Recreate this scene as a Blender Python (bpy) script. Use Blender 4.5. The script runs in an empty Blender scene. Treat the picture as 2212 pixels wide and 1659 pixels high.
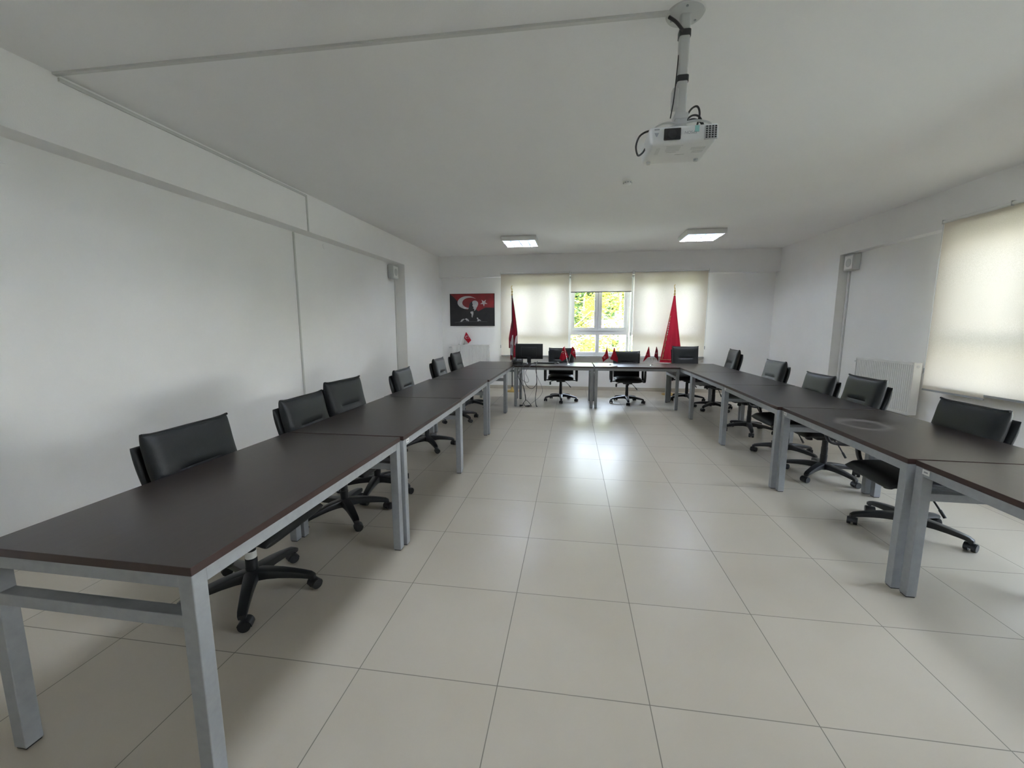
import bpy, bmesh, math, random
from mathutils import Vector, Matrix
PI = math.pi
SC = bpy.context.scene
COL = SC.collection

# ---------------------------------------------------------------- camera
cam_d = bpy.data.cameras.new('camera'); cam = bpy.data.objects.new('camera', cam_d); COL.objects.link(cam)
YAW, PIT, ROL = -0.1458736, 0.1378410, -0.0012158
cam_d.sensor_width = 36.0; cam_d.sensor_fit = 'HORIZONTAL'; cam_d.lens = 886.4065 / 2212 * 36
cam_d.clip_start = 0.02; cam_d.clip_end = 300
_f = Vector((math.sin(YAW)*math.cos(PIT), math.cos(YAW)*math.cos(PIT), -math.sin(PIT)))
_r = Vector((math.cos(YAW), -math.sin(YAW), 0)); _u = _r.cross(_f)
_r2 = _r*math.cos(ROL) + _u*math.sin(ROL); _u2 = -_r*math.sin(ROL) + _u*math.cos(ROL)
cam.matrix_world = Matrix(((_r2.x, _u2.x, -_f.x, -0.3225), (_r2.y, _u2.y, -_f.y, -5.0633), (_r2.z, _u2.z, -_f.z, 1.4492), (0, 0, 0, 1)))
SC.camera = cam

# ---------------------------------------------------------------- world, sun, exposure
world = bpy.data.worlds.new('sky'); SC.world = world; world.use_nodes = True
nt = world.node_tree; bg = nt.nodes['Background']
tc = nt.nodes.new('ShaderNodeTexCoord'); sx = nt.nodes.new('ShaderNodeSeparateXYZ'); cr = nt.nodes.new('ShaderNodeValToRGB')
nt.links.new(tc.outputs['Generated'], sx.inputs[0]); nt.links.new(sx.outputs['Z'], cr.inputs[0]); nt.links.new(cr.outputs[0], bg.inputs[0])
cr.color_ramp.elements[0].position = 0.0; cr.color_ramp.elements[0].color = (0.67, 0.66, 0.64, 1)
cr.color_ramp.elements[1].position = 0.45; cr.color_ramp.elements[1].color = (0.66, 0.76, 0.96, 1)
e_ = cr.color_ramp.elements.new(0.08); e_.color = (0.93, 0.94, 0.96, 1)
bg.inputs[1].default_value = 24.0
sun_d = bpy.data.lights.new('sun', 'SUN'); sun = bpy.data.objects.new('sun', sun_d); COL.objects.link(sun)
sun_d.energy = 9.0; sun_d.angle = 0.02; sun_d.color = (1.0, 0.95, 0.85)
sun.rotation_euler = Vector((-0.30, 0.42, -0.85)).to_track_quat('-Z', 'Y').to_euler()
SC.view_settings.view_transform = 'Standard'; SC.view_settings.look = 'None'
SC.view_settings.gamma = 1.0; SC.view_settings.use_curve_mapping = False
SC.view_settings.exposure = 0.57
SC.cycles.use_denoising = True
SC.cycles.max_bounces = 10; SC.cycles.diffuse_bounces = 6; SC.cycles.glossy_bounces = 4
SC.cycles.transmission_bounces = 8; SC.cycles.transparent_max_bounces = 12
SC.cycles.sample_clamp_indirect = 12.0
SC.cycles.caustics_reflective = False; SC.cycles.caustics_refractive = False

# ---------------------------------------------------------------- materials
MATS = {}
def mat(name, col, rough=0.5, metal=0.0, spec=0.5, emit=None, estr=0.0):
    m = bpy.data.materials.new(name); m.use_nodes = True
    b = m.node_tree.nodes['Principled BSDF']
    b.inputs['Base Color'].default_value = (*col, 1); b.inputs['Roughness'].default_value = rough
    b.inputs['Metallic'].default_value = metal; b.inputs['Specular IOR Level'].default_value = spec
    if emit: b.inputs['Emission Color'].default_value = (*emit, 1); b.inputs['Emission Strength'].default_value = estr
    MATS[name] = m
    return m
def noisy(m, scale, c1, c2, bump=0.0, bscale=None, detail=4, stretch=None, rough=None):
    n = m.node_tree; b = n.nodes['Principled BSDF']
    t = n.nodes.new('ShaderNodeTexCoord'); mp = n.nodes.new('ShaderNodeMapping'); n.links.new(t.outputs['Object'], mp.inputs[0])
    if stretch: mp.inputs['Scale'].default_value = stretch
    x = n.nodes.new('ShaderNodeTexNoise'); x.inputs['Scale'].default_value = scale; x.inputs['Detail'].default_value = detail
    n.links.new(mp.outputs[0], x.inputs['Vector'])
    r = n.nodes.new('ShaderNodeValToRGB'); n.links.new(x.outputs['Fac'], r.inputs[0])
    r.color_ramp.elements[0].position = 0.3; r.color_ramp.elements[0].color = (*c1, 1)
    r.color_ramp.elements[1].position = 0.7; r.color_ramp.elements[1].color = (*c2, 1)
    n.links.new(r.outputs[0], b.inputs['Base Color'])
    if rough:
        mr = n.nodes.new('ShaderNodeMapRange'); n.links.new(x.outputs['Fac'], mr.inputs[0])
        mr.inputs[3].default_value = rough[0]; mr.inputs[4].default_value = rough[1]; n.links.new(mr.outputs[0], b.inputs['Roughness'])
    if bump:
        y = n.nodes.new('ShaderNodeTexNoise'); y.inputs['Scale'].default_value = bscale or scale; y.inputs['Detail'].default_value = 3
        n.links.new(t.outputs['Object'], y.inputs['Vector'])
        bp = n.nodes.new('ShaderNodeBump'); bp.inputs['Strength'].default_value = bump; bp.inputs['Distance'].default_value = 0.002
        n.links.new(y.outputs['Fac'], bp.inputs['Height']); n.links.new(bp.outputs[0], b.inputs['Normal'])
    return m
PLASTER = noisy(mat('white_plaster', (0.78, 0.78, 0.765), 0.85, spec=0.2), 1.3, (0.86, 0.855, 0.845), (0.90, 0.895, 0.885), 0.25, 160)
CEILP = noisy(mat('ceiling_paint', (0.76, 0.76, 0.74), 0.9, spec=0.15), 0.9, (0.85, 0.85, 0.85), (0.88, 0.88, 0.875), 0.25, 140)
TRUNK = mat('white_plastic_trunking', (0.62, 0.62, 0.60), 0.5)
SKIRT = noisy(mat('beige_skirting', (0.50, 0.45, 0.38), 0.35), 3, (0.46, 0.42, 0.35), (0.54, 0.49, 0.42))
STEEL = noisy(mat('silver_grey_steel', (0.40, 0.42, 0.44), 0.42, 0.0, 0.5), 30, (0.29, 0.305, 0.32), (0.33, 0.345, 0.36))
LEATHER = noisy(mat('black_leather', (0.012, 0.013, 0.014), 0.42, spec=0.32), 40, (0.006, 0.007, 0.008), (0.010, 0.011, 0.012), 0.5, 260, rough=(0.42, 0.55))
SEAM = mat('dark_stitching', (0.005, 0.005, 0.006), 0.6)
BLACKP = mat('black_plastic', (0.010, 0.011, 0.013), 0.38)
CHROME = mat('chrome', (0.75, 0.75, 0.76), 0.18, 1.0)
GOLD = mat('gold_metal', (0.65, 0.46, 0.16), 0.3, 1.0)
GOLDTHREAD = noisy(mat('gold_thread', (0.45, 0.34, 0.12), 0.6), 60, (0.30, 0.22, 0.08), (0.62, 0.50, 0.24))
WHITEP = mat('white_enamel', (0.80, 0.80, 0.78), 0.35)
PVC = mat('white_pvc', (0.78, 0.80, 0.82), 0.35)
MARBLE = noisy(mat('grey_marble', (0.45, 0.44, 0.42), 0.3), 6, (0.38, 0.37, 0.36), (0.52, 0.51, 0.49))
GREYP = mat('grey_plastic', (0.28, 0.29, 0.30), 0.5)
LGREY = mat('pale_grey_plastic', (0.55, 0.56, 0.55), 0.45)
PROJW = noisy(mat('projector_white', (0.60, 0.61, 0.60), 0.42), 8, (0.66, 0.67, 0.66), (0.70, 0.71, 0.70))
STICK = mat('white_sticker', (0.75, 0.76, 0.74), 0.5)
DARKGL = mat('dark_lens_glass', (0.006, 0.007, 0.010), 0.08)
TEAL = mat('teal_label', (0.25, 0.50, 0.48), 0.5)
TUBE = mat('lit_tube', (0.8, 0.9, 1.0), 0.4, emit=(0.83, 0.90, 1.0), estr=230.0)
LOUVRE = mat('silver_louvre', (0.16, 0.22, 0.32), 0.5, 0.0)
CABLE = mat('black_cable', (0.012, 0.012, 0.014), 0.5)
CABLEG = mat('grey_cable', (0.22, 0.22, 0.23), 0.5)
PIC_DARK = noisy(mat('print_black', (0.010, 0.010, 0.012), 0.45), 9, (0.008, 0.008, 0.011), (0.018, 0.016, 0.018))
PIC_RED = noisy(mat('print_red', (0.22, 0.012, 0.016), 0.45), 5, (0.13, 0.010, 0.012), (0.26, 0.012, 0.018))
PIC_WHITE = noisy(mat('print_white', (0.55, 0.54, 0.54), 0.45), 12, (0.38, 0.38, 0.40), (0.60, 0.59, 0.58))
PIC_GREY = mat('print_grey', (0.06, 0.06, 0.065), 0.5)
def cloth_mat(name, c, tr=0.25):
    m = bpy.data.materials.new(name); m.use_nodes = True; n = m.node_tree
    for x in list(n.nodes):
        if x.type == 'BSDF_PRINCIPLED': n.nodes.remove(x)
    out = [x for x in n.nodes if x.type == 'OUTPUT_MATERIAL'][0]
    d = n.nodes.new('ShaderNodeBsdfDiffuse'); t = n.nodes.new('ShaderNodeBsdfTranslucent'); mx = n.nodes.new('ShaderNodeMixShader')
    tx = n.nodes.new('ShaderNodeTexNoise'); tx.inputs['Scale'].default_value = 30; r = n.nodes.new('ShaderNodeValToRGB')
    r.color_ramp.elements[0].color = (*[v*0.85 for v in c], 1); r.color_ramp.elements[1].color = (*c, 1)
    n.links.new(tx.outputs['Fac'], r.inputs[0])
    for s in (d, t): n.links.new(r.outputs[0], s.inputs['Color'])
    mx.inputs[0].default_value = tr; n.links.new(d.outputs[0], mx.inputs[1]); n.links.new(t.outputs[0], mx.inputs[2]); n.links.new(mx.outputs[0], out.inputs[0])
    return m
FLAGRED = cloth_mat('red_flag_cloth', (0.55, 0.03, 0.055), 0.22)
FLAGDK = cloth_mat('backlit_red_flag_cloth', (0.22, 0.018, 0.028), 0.10)  # same red cloth darkened, backlit shade put into its colour
FLAGWH = cloth_mat('white_flag_cloth', (0.80, 0.78, 0.78), 0.3)
def blind_mat():
    m = bpy.data.materials.new('cream_blind_fabric'); m.use_nodes = True; n = m.node_tree
    for x in list(n.nodes):
        if x.type == 'BSDF_PRINCIPLED': n.nodes.remove(x)
    out = [x for x in n.nodes if x.type == 'OUTPUT_MATERIAL'][0]
    tc = n.nodes.new('ShaderNodeTexCoord'); tx = n.nodes.new('ShaderNodeTexNoise'); tx.inputs['Scale'].default_value = 260; tx.inputs['Detail'].default_value = 1
    n.links.new(tc.outputs['Object'], tx.inputs['Vector'])
    r = n.nodes.new('ShaderNodeValToRGB'); r.color_ramp.elements[0].position = 0.35; r.color_ramp.elements[1].position = 0.65
    r.color_ramp.elements[0].color = (0.66, 0.60, 0.50, 1); r.color_ramp.elements[1].color = (0.78, 0.72, 0.63, 1); n.links.new(tx.outputs['Fac'], r.inputs[0])
    d = n.nodes.new('ShaderNodeBsdfDiffuse'); t = n.nodes.new('ShaderNodeBsdfTranslucent'); tp = n.nodes.new('ShaderNodeBsdfTransparent')
    n.links.new(r.outputs[0], d.inputs['Color']); n.links.new(r.outputs[0], t.inputs['Color'])
    m1 = n.nodes.new('ShaderNodeMixShader'); m1.inputs[0].default_value = 0.20
    n.links.new(d.outputs[0], m1.inputs[1]); n.links.new(t.outputs[0], m1.inputs[2])
    n.links.new(m1.outputs[0], out.inputs[0])
    return m
BLIND = blind_mat()
def glass_mat():
    m = bpy.data.materials.new('window_glass'); m.use_nodes = True; n = m.node_tree
    for x in list(n.nodes):
        if x.type == 'BSDF_PRINCIPLED': n.nodes.remove(x)
    out = [x for x in n.nodes if x.type == 'OUTPUT_MATERIAL'][0]
    g = n.nodes.new('ShaderNodeBsdfGlossy'); g.inputs['Roughness'].default_value = 0.02; tp = n.nodes.new('ShaderNodeBsdfTransparent'); tp.inputs[0].default_value = (0.96, 0.98, 0.97, 1)
    fr = n.nodes.new('ShaderNodeFresnel'); fr.inputs[0].default_value = 1.35; mx = n.nodes.new('ShaderNodeMixShader')
    n.links.new(fr.outputs[0], mx.inputs[0]); n.links.new(tp.outputs[0], mx.inputs[1]); n.links.new(g.outputs[0], mx.inputs[2]); n.links.new(mx.outputs[0], out.inputs[0])
    return m
GLASS = glass_mat()
def floor_mat():
    m = mat('beige_porcelain_tiles', (0.5, 0.48, 0.42), 0.3, spec=0.36); n = m.node_tree; b = n.nodes['Principled BSDF']
    tc = n.nodes.new('ShaderNodeTexCoord'); sp = n.nodes.new('ShaderNodeSeparateXYZ'); n.links.new(tc.outputs['Object'], sp.inputs[0])
    def M(op, a, b_=None, c=None):
        x = n.nodes.new('ShaderNodeMath'); x.operation = op
        for i, v in enumerate((a, b_, c)):
            if v is None: continue
            if isinstance(v, (int, float)): x.inputs[i].default_value = v
            else: n.links.new(v, x.inputs[i])
        return x.outputs[0]
    ds = []; ids = []
    for ax in ('X', 'Y'):
        q = M('DIVIDE', sp.outputs[ax], 0.6); rnd = M('ROUND', q); ds.append(M('MULTIPLY', M('ABSOLUTE', M('SUBTRACT', q, rnd)), 0.6)); ids.append(M('FLOOR', q))
    dmin = M('MINIMUM', ds[0], ds[1]); grout = M('LESS_THAN', dmin, 0.0019)
    cmb = n.nodes.new('ShaderNodeCombineXYZ'); n.links.new(ids[0], cmb.inputs[0]); n.links.new(ids[1], cmb.inputs[1])
    wn = n.nodes.new('ShaderNodeTexWhiteNoise'); wn.noise_dimensions = '3D'; n.links.new(cmb.outputs[0], wn.inputs['Vector'])
    va = n.nodes.new('ShaderNodeVectorMath'); va.operation = 'MULTIPLY_ADD'; n.links.new(wn.outputs['Color'], va.inputs[0]); va.inputs[1].default_value = (9, 9, 9); n.links.new(tc.outputs['Object'], va.inputs[2])
    nz = n.nodes.new('ShaderNodeTexNoise'); nz.inputs['Scale'].default_value = 2.2; nz.inputs['Detail'].default_value = 3; nz.inputs['Roughness'].default_value = 0.45; n.links.new(va.outputs[0], nz.inputs['Vector'])
    r = n.nodes.new('ShaderNodeMix'); r.data_type = 'RGBA'; n.links.new(nz.outputs['Fac'], r.inputs[0])
    r.inputs[6].default_value = (0.42, 0.372, 0.295, 1); r.inputs[7].default_value = (0.50, 0.455, 0.380, 1)
    mx = n.nodes.new('ShaderNodeMix'); mx.data_type = 'RGBA'; n.links.new(grout, mx.inputs[0]); n.links.new(r.outputs[2], mx.inputs[6]); mx.inputs[7].default_value = (0.19, 0.175, 0.145, 1)
    n.links.new(mx.outputs[2], b.inputs['Base Color'])
    rr = n.nodes.new('ShaderNodeMapRange'); n.links.new(nz.outputs['Fac'], rr.inputs[0]); rr.inputs[3].default_value = 0.28; rr.inputs[4].default_value = 0.36
    n.links.new(M('MAXIMUM', rr.outputs[0], M('MULTIPLY', grout, 0.8)), b.inputs['Roughness'])
    bp = n.nodes.new('ShaderNodeBump'); bp.inputs['Strength'].default_value = 0.6; bp.inputs['Distance'].default_value = 0.002; bp.invert = True
    n.links.new(grout, bp.inputs['Height']); n.links.new(bp.outputs[0], b.inputs['Normal'])
    return m
FLOORM = floor_mat()
def wood_mat(name, smear=False):
    m = mat(name, (0.03, 0.02, 0.018), 0.33, spec=0.5); n = m.node_tree; b = n.nodes['Principled BSDF']
    tc = n.nodes.new('ShaderNodeTexCoord'); mp = n.nodes.new('ShaderNodeMapping'); mp.inputs['Scale'].default_value = (60, 2.2, 60); n.links.new(tc.outputs['Object'], mp.inputs[0])
    x = n.nodes.new('ShaderNodeTexNoise'); x.inputs['Scale'].default_value = 1.0; x.inputs['Detail'].default_value = 4; n.links.new(mp.outputs[0], x.inputs['Vector'])
    r = n.nodes.new('ShaderNodeValToRGB'); n.links.new(x.outputs['Fac'], r.inputs[0])
    r.color_ramp.elements[0].position = 0.3; r.color_ramp.elements[0].color = (0.012, 0.0080, 0.0070, 1)
    r.color_ramp.elements[1].position = 0.7; r.color_ramp.elements[1].color = (0.019, 0.0130, 0.0115, 1)
    col = r.outputs[0]
    if smear:   # a dried wipe mark, an open loop of pale dust
        sp = n.nodes.new('ShaderNodeSeparateXYZ'); n.links.new(tc.outputs['Object'], sp.inputs[0])
        nz = n.nodes.new('ShaderNodeTexNoise'); nz.inputs['Scale'].default_value = 5; n.links.new(tc.outputs['Object'], nz.inputs['Vector'])
        def M(op, a, c=None):
            q = n.nodes.new('ShaderNodeMath'); q.operation = op
            for i, v in enumerate((a, c)):
                if v is None: continue
                if isinstance(v, (int, float)): q.inputs[i].default_value = v
                else: n.links.new(v, q.inputs[i])
            return q.outputs[0]
        dx = M('DIVIDE', M('SUBTRACT', sp.outputs['X'], SMX), 0.13); dy = M('DIVIDE', M('SUBTRACT', sp.outputs['Y'], SMY), 0.16)
        d = M('ADD', M('SQRT', M('ADD', M('MULTIPLY', dx, dx), M('MULTIPLY', dy, dy))), M('MULTIPLY', M('SUBTRACT', nz.outputs['Fac'], 0.5), 0.9))
        band = M('MAXIMUM', M('SUBTRACT', 1.0, M('MULTIPLY', M('ABSOLUTE', M('SUBTRACT', d, 1.0)), 3.2)), 0.0)
        band = M('MULTIPLY', band, 0.6)
        mx = n.nodes.new('ShaderNodeMix'); mx.data_type = 'RGBA'; n.links.new(band, mx.inputs[0]); n.links.new(col, mx.inputs[6]); mx.inputs[7].default_value = (0.22, 0.20, 0.19, 1)
        col = mx.outputs[2]
    n.links.new(col, b.inputs['Base Color'])
    return m
SMX, SMY = -0.12, 0.12
WOOD = wood_mat('dark_wenge_laminate'); WOODS = wood_mat('dark_wenge_laminate_smeared', True)
EDGE = mat('reddish_brown_edging', (0.034, 0.016, 0.014), 0.4)

# ---------------------------------------------------------------- mesh helpers
def link(o, parent=None):
    COL.objects.link(o)
    if parent: o.parent = parent
    return o
def obj(name, bm, m, parent=None, smooth=False, loc=None):
    bmesh.ops.recalc_face_normals(bm, faces=bm.faces)
    me = bpy.data.meshes.new(name); bm.to_mesh(me); bm.free()
    for mm in (m if isinstance(m, (list, tuple)) else [m]): me.materials.append(mm)
    if smooth:
        me.polygons.foreach_set('use_smooth', [True]*len(me.polygons))
        try: me.set_sharp_from_angle(angle=math.radians(38))
        except Exception: pass
    o = bpy.data.objects.new(name, me)
    if loc: o.location = loc
    return link(o, parent)
def tag(o, label, cat, group=None, kind=None):
    if label: o['label'] = label
    if cat: o['category'] = cat
    if group: o['group'] = group
    if kind: o['kind'] = kind
    return o
def thing(name, label, cat, loc=(0, 0, 0), rz=0, group=None):
    o = bpy.data.objects.new(name, None); o.empty_display_size = 0.1; link(o); o.location = loc; o.rotation_euler = (0, 0, rz)
    return tag(o, label, cat, group)
def struct(name, bm, m, parent=None, smooth=False):
    o = obj(name, bm, m, parent, smooth)
    if not parent: o['kind'] = 'structure'
    return o
def dup(root, loc, rz, label=None, group=None):
    r = root.copy(); COL.objects.link(r); r.location = loc; r.rotation_euler = (0, 0, rz)
    if label: r['label'] = label
    if group: r['group'] = group
    for ch in list(root.children):
        c = ch.copy(); COL.objects.link(c); c.parent = r
        for g in ch.children:
            d = g.copy(); COL.objects.link(d); d.parent = c
    return r
def B(): return bmesh.new()
def add_box(bm, lo, hi, bev=0.0, mi=0, M=None, seg=2):
    lo = Vector(lo); hi = Vector(hi); c = (lo+hi)/2; s = hi-lo
    mt = Matrix.Translation(c) @ Matrix.Diagonal((abs(s.x), abs(s.y), abs(s.z), 1))
    if M: mt = M @ mt
    r = bmesh.ops.create_cube(bm, size=1, matrix=mt)
    vs = r['verts']; fs = set(f for v in vs for f in v.link_faces)
    if mi:
        for f in fs: f.material_index = mi
    if bev > 0:
        es = list(set(e for v in vs for e in v.link_edges))
        bmesh.ops.bevel(bm, geom=es, offset=bev, segments=seg, affect='EDGES', profile=0.5)
    return bm
def box(lo, hi, bev=0.0, **k): return add_box(B(), lo, hi, bev, **k)
def add_cyl(bm, p0, p1, r0, r1=None, seg=20, cap=True):
    p0 = Vector(p0); p1 = Vector(p1); d = p1-p0; r1 = r0 if r1 is None else r1
    M = Matrix.Translation((p0+p1)/2) @ d.to_track_quat('Z', 'Y').to_matrix().to_4x4()
    bmesh.ops.create_cone(bm, cap_ends=cap, segments=seg, radius1=r0, radius2=r1, depth=d.length, matrix=M)
    return bm
def cyl(*a, **k): return add_cyl(B(), *a, **k)
def add_lathe(bm, prof, c=(0, 0, 0), seg=28):
    rings = []
    for r, z in prof:
        rings.append([bm.verts.new((c[0]+r*math.cos(2*PI*i/seg), c[1]+r*math.sin(2*PI*i/seg), c[2]+z)) for i in range(seg)])
    for a, b in zip(rings, rings[1:]):
        for i in range(seg): bm.faces.new((a[i], a[(i+1) % seg], b[(i+1) % seg], b[i]))
    bm.faces.new(rings[0][::-1]); bm.faces.new(rings[-1])
    return bm
def add_sweep(bm, pts, sec, closed_path=False, frames=None):
    """sweep: sec(i) -> list of (a,b) offsets in the local frame (side, up)"""
    pts = [Vector(p) for p in pts]; n = len(pts); rings = []; prev = None
    for i, p in enumerate(pts):
        if closed_path: t = (pts[(i+1) % n]-pts[i-1]).normalized()
        else: t = (pts[min(i+1, n-1)]-pts[max(i-1, 0)]).normalized()
        if frames: s = Vector(frames)
        else:
            if prev is None:
                s = t.cross(Vector((0, 0, 1)))
                if s.length < 1e-3: s = t.cross(Vector((0, 1, 0)))
            else: s = prev - t*prev.dot(t)
        s = (s - t*s.dot(t)).normalized(); up = s.cross(t); prev = s
        rings.append([bm.verts.new(p + s*a + up*b) for a, b in sec(i)])
    k = len(rings[0]); m = n if closed_path else n-1
    for i in range(m):
        a = rings[i]; b = rings[(i+1) % n]
        for j in range(k): bm.faces.new((a[j], a[(j+1) % k], b[(j+1) % k], b[j]))
    if not closed_path: bm.faces.new(rings[0][::-1]); bm.faces.new(rings[-1])
    return bm
def circ(r, k=10): return [(r*math.cos(2*PI*i/k), r*math.sin(2*PI*i/k)) for i in range(k)]
def rrect(w, h, r, k=3):
    o = []
    for cx, cy, a0 in ((w/2-r, h/2-r, 0), (-w/2+r, h/2-r, 90), (-w/2+r, -h/2+r, 180), (w/2-r, -h/2+r, 270)):
        for i in range(k+1):
            a = math.radians(a0 + 90*i/k); o.append((cx+r*math.cos(a), cy+r*math.sin(a)))
    return o
def spline(P, n=8):
    P = [Vector(p) for p in P]; Q = [P[0]*2-P[1]] + P + [P[-1]*2-P[-2]]; out = []
    for i in range(1, len(Q)-2):
        a, b, c, d = Q[i-1:i+3]
        for k in range(n):
            t = k/n
            out.append(0.5*((2*b)+(c-a)*t+(2*a-5*b+4*c-d)*t*t+(3*b-a-3*c+d)*t**3))
    out.append(P[-1]); return out
def add_tube(bm, pts, r, n=6, k=8, smooth=True):
    return add_sweep(bm, spline(pts, n) if smooth else pts, lambda i: circ(r, k))
def add_prism(bm, poly, M, d):
    """poly 2D in XY extruded along +Z by d, placed by M"""
    a = [bm.verts.new(M @ Vector((x, y, 0))) for x, y in poly]; b = [bm.verts.new(M @ Vector((x, y, d))) for x, y in poly]
    bm.faces.new(a[::-1]); bm.faces.new(b); k = len(poly)
    for i in range(k): bm.faces.new((a[i], a[(i+1) % k], b[(i+1) % k], b[i]))
    return bm
def crescent(r, r2, off, k=28, a0=0):
    """crescent opening along +x"""
    d = off; x = (d*d + r*r - r2*r2)/(2*d); h = math.sqrt(max(r*r-x*x, 0)); t1 = math.atan2(h, x); t2 = math.atan2(h, x-d)
    o = [(r*math.cos(t1+(2*PI-2*t1)*i/k), r*math.sin(t1+(2*PI-2*t1)*i/k)) for i in range(k+1)]
    i_ = [(d+r2*math.cos(2*PI-t2-(2*PI-2*t2)*i/k), r2*math.sin(2*PI-t2-(2*PI-2*t2)*i/k)) for i in range(1, k)]
    return o + i_
def star(r, cx=0, cy=0, rot=0):
    return [(cx+(r if i % 2 == 0 else r*0.382)*math.cos(rot+PI*i/5), cy+(r if i % 2 == 0 else r*0.382)*math.sin(rot+PI*i/5)) for i in range(10)]
def MXYZ(o, x, y):
    x = Vector(x).normalized(); y = Vector(y).normalized(); z = x.cross(y)
    return Matrix(((x.x, y.x, z.x, o[0]), (x.y, y.y, z.y, o[1]), (x.z, y.z, z.z, o[2]), (0, 0, 0, 1)))

# ================================================================ ROOM
H = 3.05; YB = 4.50; YBF = 4.335; YN = -6.3; ZB = 2.60
def xl(y): return -3.543 + 0.0285*(y+0.26)        # left beam / column face
def xli(y): return xl(y) - 0.195                   # left niche wall
def xr(y): return 4.06 - 0.040*(y+0.06)
def xri(y): return xr(y) + 0.14
def prism_wall(bm, pts, z0, z1):
    a = [bm.verts.new((x, y, z0)) for x, y in pts]; b = [bm.verts.new((x, y, z1)) for x, y in pts]
    bm.faces.new(a[::-1]); bm.faces.new(b); k = len(pts)
    for i in range(k): bm.faces.new((a[i], a[(i+1) % k], b[(i+1) % k], b[i]))
    return bm
struct('floor', box((-4.3, YN-0.2, -0.12), (4.8, YB+0.25, 0)), FLOORM)
struct('ceiling', box((-4.3, YN-0.2, H), (4.8, YB+0.25, H+0.15)), CEILP)
struct('wall_left', prism_wall(B(), [(xli(YN), YN), (xli(YB+.2), YB+.2), (-4.3, YB+.2), (-4.3, YN)], 0, H), PLASTER)
struct('wall_near', box((-4.3, YN-0.2, 0), (4.8, YN, H)), PLASTER)
struct('trim_1', prism_wall(B(), [(xl(YN), YN), (xl(YBF), YBF), (xli(YBF)-.01, YBF), (xli(YN)-.01, YN)], ZB+0.01, H), PLASTER)     # left beam
struct('trim_2', prism_wall(B(), [(xl(2.48), 2.48), (xl(YB), YB), (xli(YB)-.01, YB), (xli(2.48)-.01, 2.48)], 0, ZB+0.011), PLASTER)   # left column
struct('trim_3', box((xl(YBF)-.25, YBF, ZB-0.02), (xr(YBF)+.2, YB+0.001, H)), PLASTER)                                              # back beam
struct('trim_4', prism_wall(B(), [(xr(YN), YN), (xr(YBF), YBF), (xri(YBF)+.01, YBF), (xri(YN)+.01, YN)], ZB, H), PLASTER)            # right beam
struct('trim_5', prism_wall(B(), [(xr(2.53), 2.53), (xr(YB), YB), (xri(YB)+.01, YB), (xri(2.53)+.01, 2.53)], 0, ZB+0.001), PLASTER)   # right column
# back wall with its wide opening
WX0, WX1, WZ0, WZ1 = -1.86, 2.42, 0.80, 2.60
b = B(); add_box(b, (-4.0, YB, 0), (WX0, YB+.2, H)); add_box(b, (WX1, YB, 0), (4.7, YB+.2, H)); add_box(b, (WX0, YB, 0), (WX1, YB+.2, WZ0)); add_box(b, (WX0, YB, WZ1), (WX1, YB+.2, H))
struct('wall_back', b, PLASTER)
# right wall, opening from y=-4.3 to y=0.62
RY0, RY1, RZ0, RZ1 = -4.35, 0.60, 0.74, 2.60
b = B()
prism_wall(b, [(xri(RY1), RY1), (xri(YB+.2), YB+.2), (4.8, YB+.2), (4.8, RY1)], 0, H)
prism_wall(b, [(xri(YN), YN), (xri(RY0), RY0), (4.8, RY0), (4.8, YN)], 0, H)
prism_wall(b, [(xri(RY0), RY0), (xri(RY1), RY1), (4.55, RY1), (4.55, RY0)], 0, RZ0)
prism_wall(b, [(xri(RY0), RY0), (xri(RY1), RY1), (4.55, RY1), (4.55, RY0)], RZ1, H)
struct('wall_right', b, PLASTER)
# skirting
def skirt(name, p0, p1, n):
    p0 = Vector((*p0, 0)); p1 = Vector((*p1, 0)); n = Vector((*n, 0)).normalized()*0.012; pts = [p0, p1, p1+n, p0+n]
    struct(name, prism_wall(B(), [(p.x, p.y) for p in pts], 0, 0.08), SKIRT)
skirt('baseboard_back', (xl(YB), YB), (xr(YB), YB), (0, -1))
skirt('baseboard_left', (xli(YN), YN), (xli(2.48), 2.48), (1, 0))
skirt('baseboard_left_column', (xl(2.48), 2.48), (xl(YB), YB), (1, 0))
skirt('baseboard_right', (xri(YN), YN), (xri(2.53), 2.53), (-1, 0))
skirt('baseboard_right_column', (xr(2.53), 2.53), (xr(YB), YB), (-1, 0))

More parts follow.
